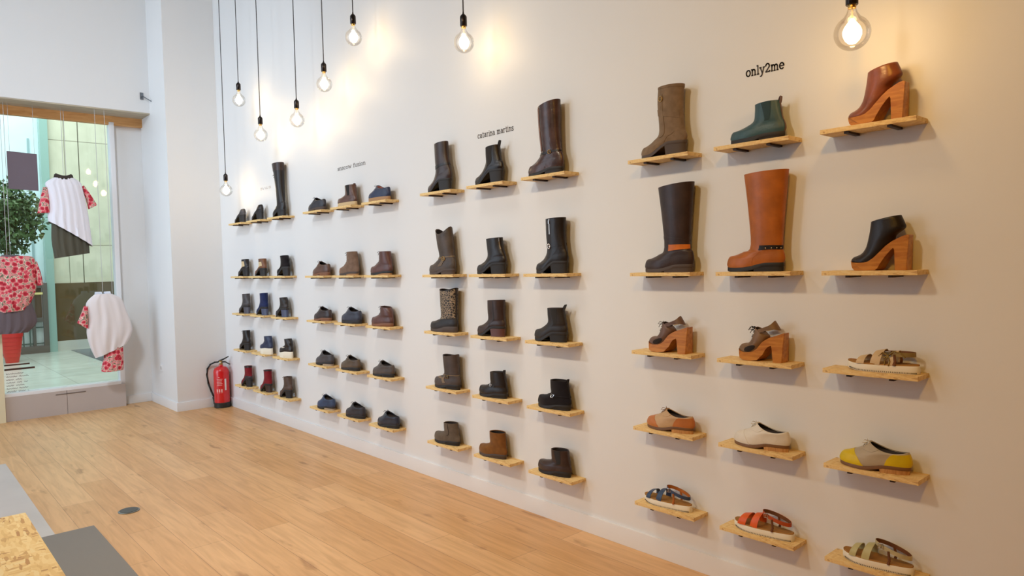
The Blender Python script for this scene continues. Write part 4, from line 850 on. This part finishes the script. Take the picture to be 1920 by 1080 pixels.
mb = MB(); a.band(mb, .66, .70, .0025); a.patch(mb, .16, .62, lambda q: -1.9 + .9 * q, lambda q: -1.72 + .9 * q, .0025, 8, 3); a.patch(mb, .45, .55, -1.3, 1.3, .0025, 3, 20); mb.build('straps', leather('tan_worn_strap', (124, 102, 76), .5), t); a.buckle(M_BRASS, t, .60, -1.6, .013, ring=False)
t, a = boot(7, 3, 3.465, 'black ankle boot with instep strap, third section fourth shelf', BLK, M_BLACKSOLE, L=.266, H=.166, hs=.014, hh=.028, th=.05, az=.52, vx=.43, f6=(.435, .74), f7=(.44, .97), b5=(.97, .5), b6=(.93, .76), b7=(.90, 1), W7=.8, u0=.58)
mb = MB(); a.patch(mb, .62, .70, -1.6, 1.6, .0025, 3, 20); mb.build('instep_strap', BLK2, t); a.buckle(M_SILVER, t, .66, -1.15, .010, ring=False); a.tab(BLK, t, .014, .006)
t, a = boot(8, 3, 2.914, 'black suede ankle boot with silver buckle on side strap', BSUE, M_BLACKSOLE, L=.262, H=.168, hs=.014, hh=.028, th=.054, az=.54, vx=.42, f6=(.42, .75), f7=(.425, 1.0), b5=(.965, .5), b6=(.93, .76), b7=(.90, .99), W7=.84, u0=.58)
mb = MB(); a.patch(mb, .60, .68, -2.9, 2.9, .0025, 3, 30); mb.build('strap', BSUE, t); a.buckle(M_SILVER, t, .64, -1.25, .011, ring=False); a.tab(BSUE, t, .014, .010)
t, a = boot(6, 4, 3.978, 'grey-brown nubuck ankle boot on third section lowest shelf', GRYB, M_BLACKSOLE, L=.278, H=.152, hs=.014, hh=.026, th=.052, az=.56, vx=.42, f6=(.425, .75), f7=(.43, .97), b5=(.955, .5), b6=(.925, .76), b7=(.905, 1), W7=.82, u0=.58)
mb = MB(); a.patch(mb, .5, .985, -1.72, -1.66, .001, 8, 2); mb.build('side_seam', M_DARK, t)
t, a = boot(7, 4, 3.485, 'rust brown suede ankle boot with dark sole', RUST, M_BROWNSOLE, L=.262, H=.168, hs=.014, hh=.026, th=.05, az=.54, vx=.43, f6=(.435, .75), f7=(.44, .98), b5=(.965, .5), b6=(.945, .76), b7=(.935, .985), W7=.84, u0=.58)
t, a = boot(8, 4, 2.926, 'dark brown chelsea boot on third section lowest shelf', DKB, M_BLACKSOLE, L=.264, H=.152, hs=.014, hh=.028, th=.052, az=.56, vx=.43, f6=(.44, .76), f7=(.44, .985), b5=(.965, .5), b6=(.93, .76), b7=(.91, 1), W7=.82, u0=.58)
a.gusset(ELAS, t, .6, .99, 1.7, .12, .4)

# ---- second section, mostly lace-ups
TS = mat('tan_rubber_sole', lin(170, 128, 84), .55); CRS = mat('cream_crepe_sole', lin(206, 178, 132), .6); GYS = mat('pale_grey_sole', lin(168, 146, 122), .55)
derby(3, 0, 5.80, 'dark grey derby with brown sole, second section top shelf, leftmost', CHAR, .285, .117, M_BROWNSOLE, hw=.05)
t, a = boot(4, 0, 5.262, 'brown chelsea boot with pale crepe sole, second section top shelf', BRN, CRS, L=.285, H=.168, hs=.022, hh=.026, th=.048, az=.56, vx=.44, f6=(.47, .78), f7=(.47, .97), b5=(.96, .5), b6=(.92, .78), b7=(.90, 1), W7=.8, hw=.05, unit=True); a.gusset(ELAS, t, .66, .99); a.tab(BRN, t, .008, .006)
derby(5, 0, 4.762, 'navy black derby with tan sole and pink tongue lining', NAVY, .285, .122, TS, hs=.022, hh=.024, unit=True, hw=.05, lining=M_PINK)
derby(3, 1, 5.76, 'brown derby, second section second shelf, nearest the far corner', BRN, .282, .125, mat('rust_brown_sole', lin(128, 82, 52), .55), hw=.05)
t, a = boot(4, 1, 5.272, 'taupe leather desert boot with tan toe', suede('taupe_boot_leather', (124, 100, 84)), M_BROWNSOLE, TS, L=.292, H=.194, hs=.013, hh=.026, th=.05, az=.6, vx=.43, f6=(.46, .8), f7=(.48, .98), b5=(.96, .5), b6=(.91, .76), b7=(.86, 1), W7=.78, hw=.05, u0=.56); a.laces(LACE_D, t, .60, .96, 6, .45); a.toecap(leather('tan_toe_leather', (156, 116, 86), .45), t, .26)
t, a = boot(5, 1, 4.768, 'brown lace-up boot, second section second shelf, beside third section', OXB, M_BLACKSOLE, TS, L=.288, H=.182, hs=.013, hh=.026, th=.052, az=.6, vx=.44, f6=(.47, .8), f7=(.48, .99), b5=(.96, .5), b6=(.92, .76), b7=(.89, .99), W7=.78, hw=.05, u0=.5); a.laces(LACE_D, t, .58, .97, 6, .45)
derby(3, 2, 5.766, 'dark brown black derby with brown sole edge, second section middle shelf', leather('dark_cocoa_leather', (58, 46, 44)), .284, .122, MATS['rust_brown_sole'], hw=.05)
derby(4, 2, 5.258, 'slate navy derby on dark chunky sole, second section middle shelf', leather('slate_leather', (58, 60, 74), .4), .29, .132, M_BLACKSOLE, hs=.022, hh=.024, unit=True, hw=.052)
t, a = boot(5, 2, 4.776, 'reddish brown chukka boot, second section middle shelf', OXB, MATS['rust_brown_sole'], L=.29, H=.155, hs=.014, hh=.022, th=.052, az=.66, vx=.44, f6=(.47, .84), f7=(.5, 1.0), b5=(.965, .55), b6=(.93, .76), b7=(.86, .93), W7=.74, hw=.052, u0=.55); a.laces(LACE_D, t, .66, .94, 4, .45)
derby(3, 3, 5.76, 'dark grey derby with pale heel, second section fourth shelf', GREY, .288, .125, M_BLACKSOLE, GYS, hw=.05, hh=.028)
derby(4, 3, 5.30, 'olive brown derby, second section fourth shelf, middle', OLVB, .285, .118, M_BLACKSOLE, hw=.05)
derby(5, 3, 4.785, 'grey brown derby, second section fourth shelf, next to biker boot', leather('grey_brown_leather', (82, 72, 66), .45), .288, .118, M_BLACKSOLE, hw=.05)
derby(3, 4, 5.76, 'ink blue derby with pale heel, second section lowest shelf', NVB, .29, .122, M_BLACKSOLE, GYS, hw=.05, hh=.028)
derby(4, 4, 5.245, 'charcoal derby, second section lowest shelf, middle', CHAR, .285, .120, M_BLACKSOLE, hw=.05)
derby(5, 4, 4.736, 'glossy navy black derby, second section lowest shelf, nearest third section', leather('navy_black_leather', (44, 46, 58), .28), .288, .117, M_BLACKSOLE, hw=.05)

# ---- section by the far corner, heeled booties
def bootie(c, r, y, desc, m, H, hh=.085, sole=M_BLACKSOLE, heelm=None, L=.235, top=.43, tb=.9, az=.6, th=.042, hs=.016, W7=.8, u0=.68, name='heeled_ankle_boot', **k):
    return boot(c, r, y, desc, m, sole, heelm, name, L=L, H=H, hs=hs, hh=hh, th=th, az=az, vx=top - .02, f6=(top, .8), f7=(top, .97), b5=(.95, .66), b6=(.92, .82), b7=(tb, 1), W7=W7, u0=u0, taper=.88, hw=.045, **k)
def peak(c, r, y, desc, m, H, hh):
    """low-fronted heeled bootie rising to a point at the heel"""
    return boot(c, r, y, desc, m, M_BLACKSOLE, None, 'heeled_ankle_boot', L=.24, H=H, hs=.012, hh=hh, th=.036, az=.58, vx=.46, f6=(.56, .76), f7=(.66, .9), b5=(.97, .72), b6=(.95, .86), b7=(.90, 1), W7=.5, u0=.66, taper=.86, hw=.045, pe=.95)
peak(0, 0, 7.57, 'dark grey peaked heeled bootie, far corner section top shelf', GREY, .143, .078)
peak(1, 0, 7.11, 'black peaked heeled bootie left of the tall slim boot', BLK, .152, .08)
t, a = boot(2, 0, 6.587, 'tall slim black boot, shaft widening upward, far corner section', BLK, M_BLACKSOLE, name='tall_boot', L=.235, H=.515, hs=.012, hh=.06, th=.045, az=.24, vx=.42, f6=(.36, .6), f7=(.14, .985), b5=(.93, .3), b6=(.86, .6), b7=(.86, 1), W7=1.0, u0=.64, hw=.046)
mb = MB(); a.band(mb, .94, 1.0, .0022); mb.build('cuff', DKB, t); a.laces(LACE_D, t, .62, .92, 12, .5, .0022)
t, a = bootie(0, 1, 7.53, 'black open-sided strappy heeled bootie by the far corner, second shelf', BLK, .18, .08)
for sg in (1, -1): a.patch(MB(), .40, .90, sg * 1.2, sg * 2.2, .0014, 8, 8).build('side_opening', M_CREAM, t)
t, a = bootie(1, 1, 7.08, 'tan brown strappy heeled bootie, far corner section second shelf', leather('mid_brown_leather', (118, 76, 46), .45), .177, .078)
for sg in (1, -1): a.patch(MB(), .46, .86, sg * 1.2, sg * 2.2, .0014, 8, 8).build('side_opening', M_CREAM, t)
t, a = bootie(2, 1, 6.54, 'black suede platform bootie with brown toe, far corner section second shelf', BSUE, .196, .085, hs=.022, tb=.80, top=.36); a.toecap(leather('brown_toe', (70, 46, 34), .45), t, .2)
t, a = bootie(0, 2, 7.545, 'black grey heeled ankle boot by the far corner, middle shelf', GREY, .212, .085, heelm=mat('grey_heel', lin(78, 76, 86), .4)); a.toecap(BLK, t, .25)
t, a = bootie(1, 2, 7.08, 'bright navy suede heeled boot, far corner section middle shelf', NSUE, .226, .082, heelm=mat('slate_heel', lin(72, 78, 104), .4))
t, a = bootie(2, 2, 6.605, 'black bootie with navy toe and slate heel, far corner section', BLK2, .19, .085, heelm=MATS['slate_heel'], tb=.8); a.toecap(NAVY, t, .3)
t, a = bootie(0, 3, 7.574, 'black lace-up heeled boot by the far corner, fourth shelf', BLK, .212, .075); a.laces(LACE_D, t, .5, .95, 5, .5)
t, a = bootie(1, 3, 7.014, 'navy shoe with white stripe on thick white platform', NAVY, .182, .058, M_WHITESOLE, L=.255, hs=.05, unit=True, top=.44, tb=.84, th=.04, az=.72); a.patch(MB(), .5, .97, -.75, -.35, .0018, 10, 4).build('white_stripe', OFFW, t); a.patch(MB(), .5, .97, .35, .75, .0018, 10, 4).build('white_stripe', OFFW, t)
t, a = bootie(2, 3, 6.546, 'black shoe with white strap on thick white platform', BLK, .185, .058, M_WHITESOLE, L=.25, hs=.045, unit=True, top=.5, tb=.82, th=.045, az=.66); mb = MB(); a.patch(mb, .48, .58, -1.6, 1.6, .0022, 3, 20); mb.build('white_strap', OFFW, t)
t, a = bootie(0, 4, 7.56, 'burgundy heeled boot with black toe and heel by fire extinguisher', BURG, .222, .085); a.toecap(BLK, t, .34); a.counter(CHAR, t, .6, .34); mb = MB(); a.band(mb, .93, 1.0, .0018); mb.build('cuff', BLK, t)
t, a = bootie(1, 4, 7.053, 'burgundy heeled boot with dark brown heel, lowest shelf', BURG, .228, .085, heelm=DKB); mb = MB(); a.band(mb, .95, 1.0, .0018); mb.build('cuff', BLK, t); a.toecap(DKB, t, .22)
t, a = bootie(2, 4, 6.581, 'small brown lace-up heeled boot, far corner section lowest shelf', leather('dusty_brown_leather', (84, 64, 52), .5), .205, .078); a.laces(LACE_D, t, .5, .95, 5, .5)

# ------------------------------------------------------------------ shelves: build one, copy for all
def make_shelf():
    t = thing('wall_shelf', 'x', 'shelf')
    MB().box((-SHD, 0, -ROWH), (-.0006, SHW, ROWH)).build('board', M_OSB, t, bevel=.0012)
    for yy in (.27 * SHW, .72 * SHW): MB().box((-.108, yy - .009, -ROWH - .009), (-.001, yy + .009, -ROWH)).build('bracket', M_METAL, t, bevel=.001)
    return t
proto = make_shelf(); first = True
for c in range(12):
    for r in range(5):
        if first: o = proto; first = False
        else:
            o = proto.copy(); COL.objects.link(o)
            for ch in proto.children: d = ch.copy(); d.parent = o; COL.objects.link(d)
        o.location = (0, COLY[c], ROWZ[r])
        tag(o, 'OSB shelf under the ' + SHELF_OF[(c, r)], 'shelf', 'OSB shelves on the right wall')
        n_ = len(o['label'].split())
        if n_ > 16: print('LONG', n_, o['label'])
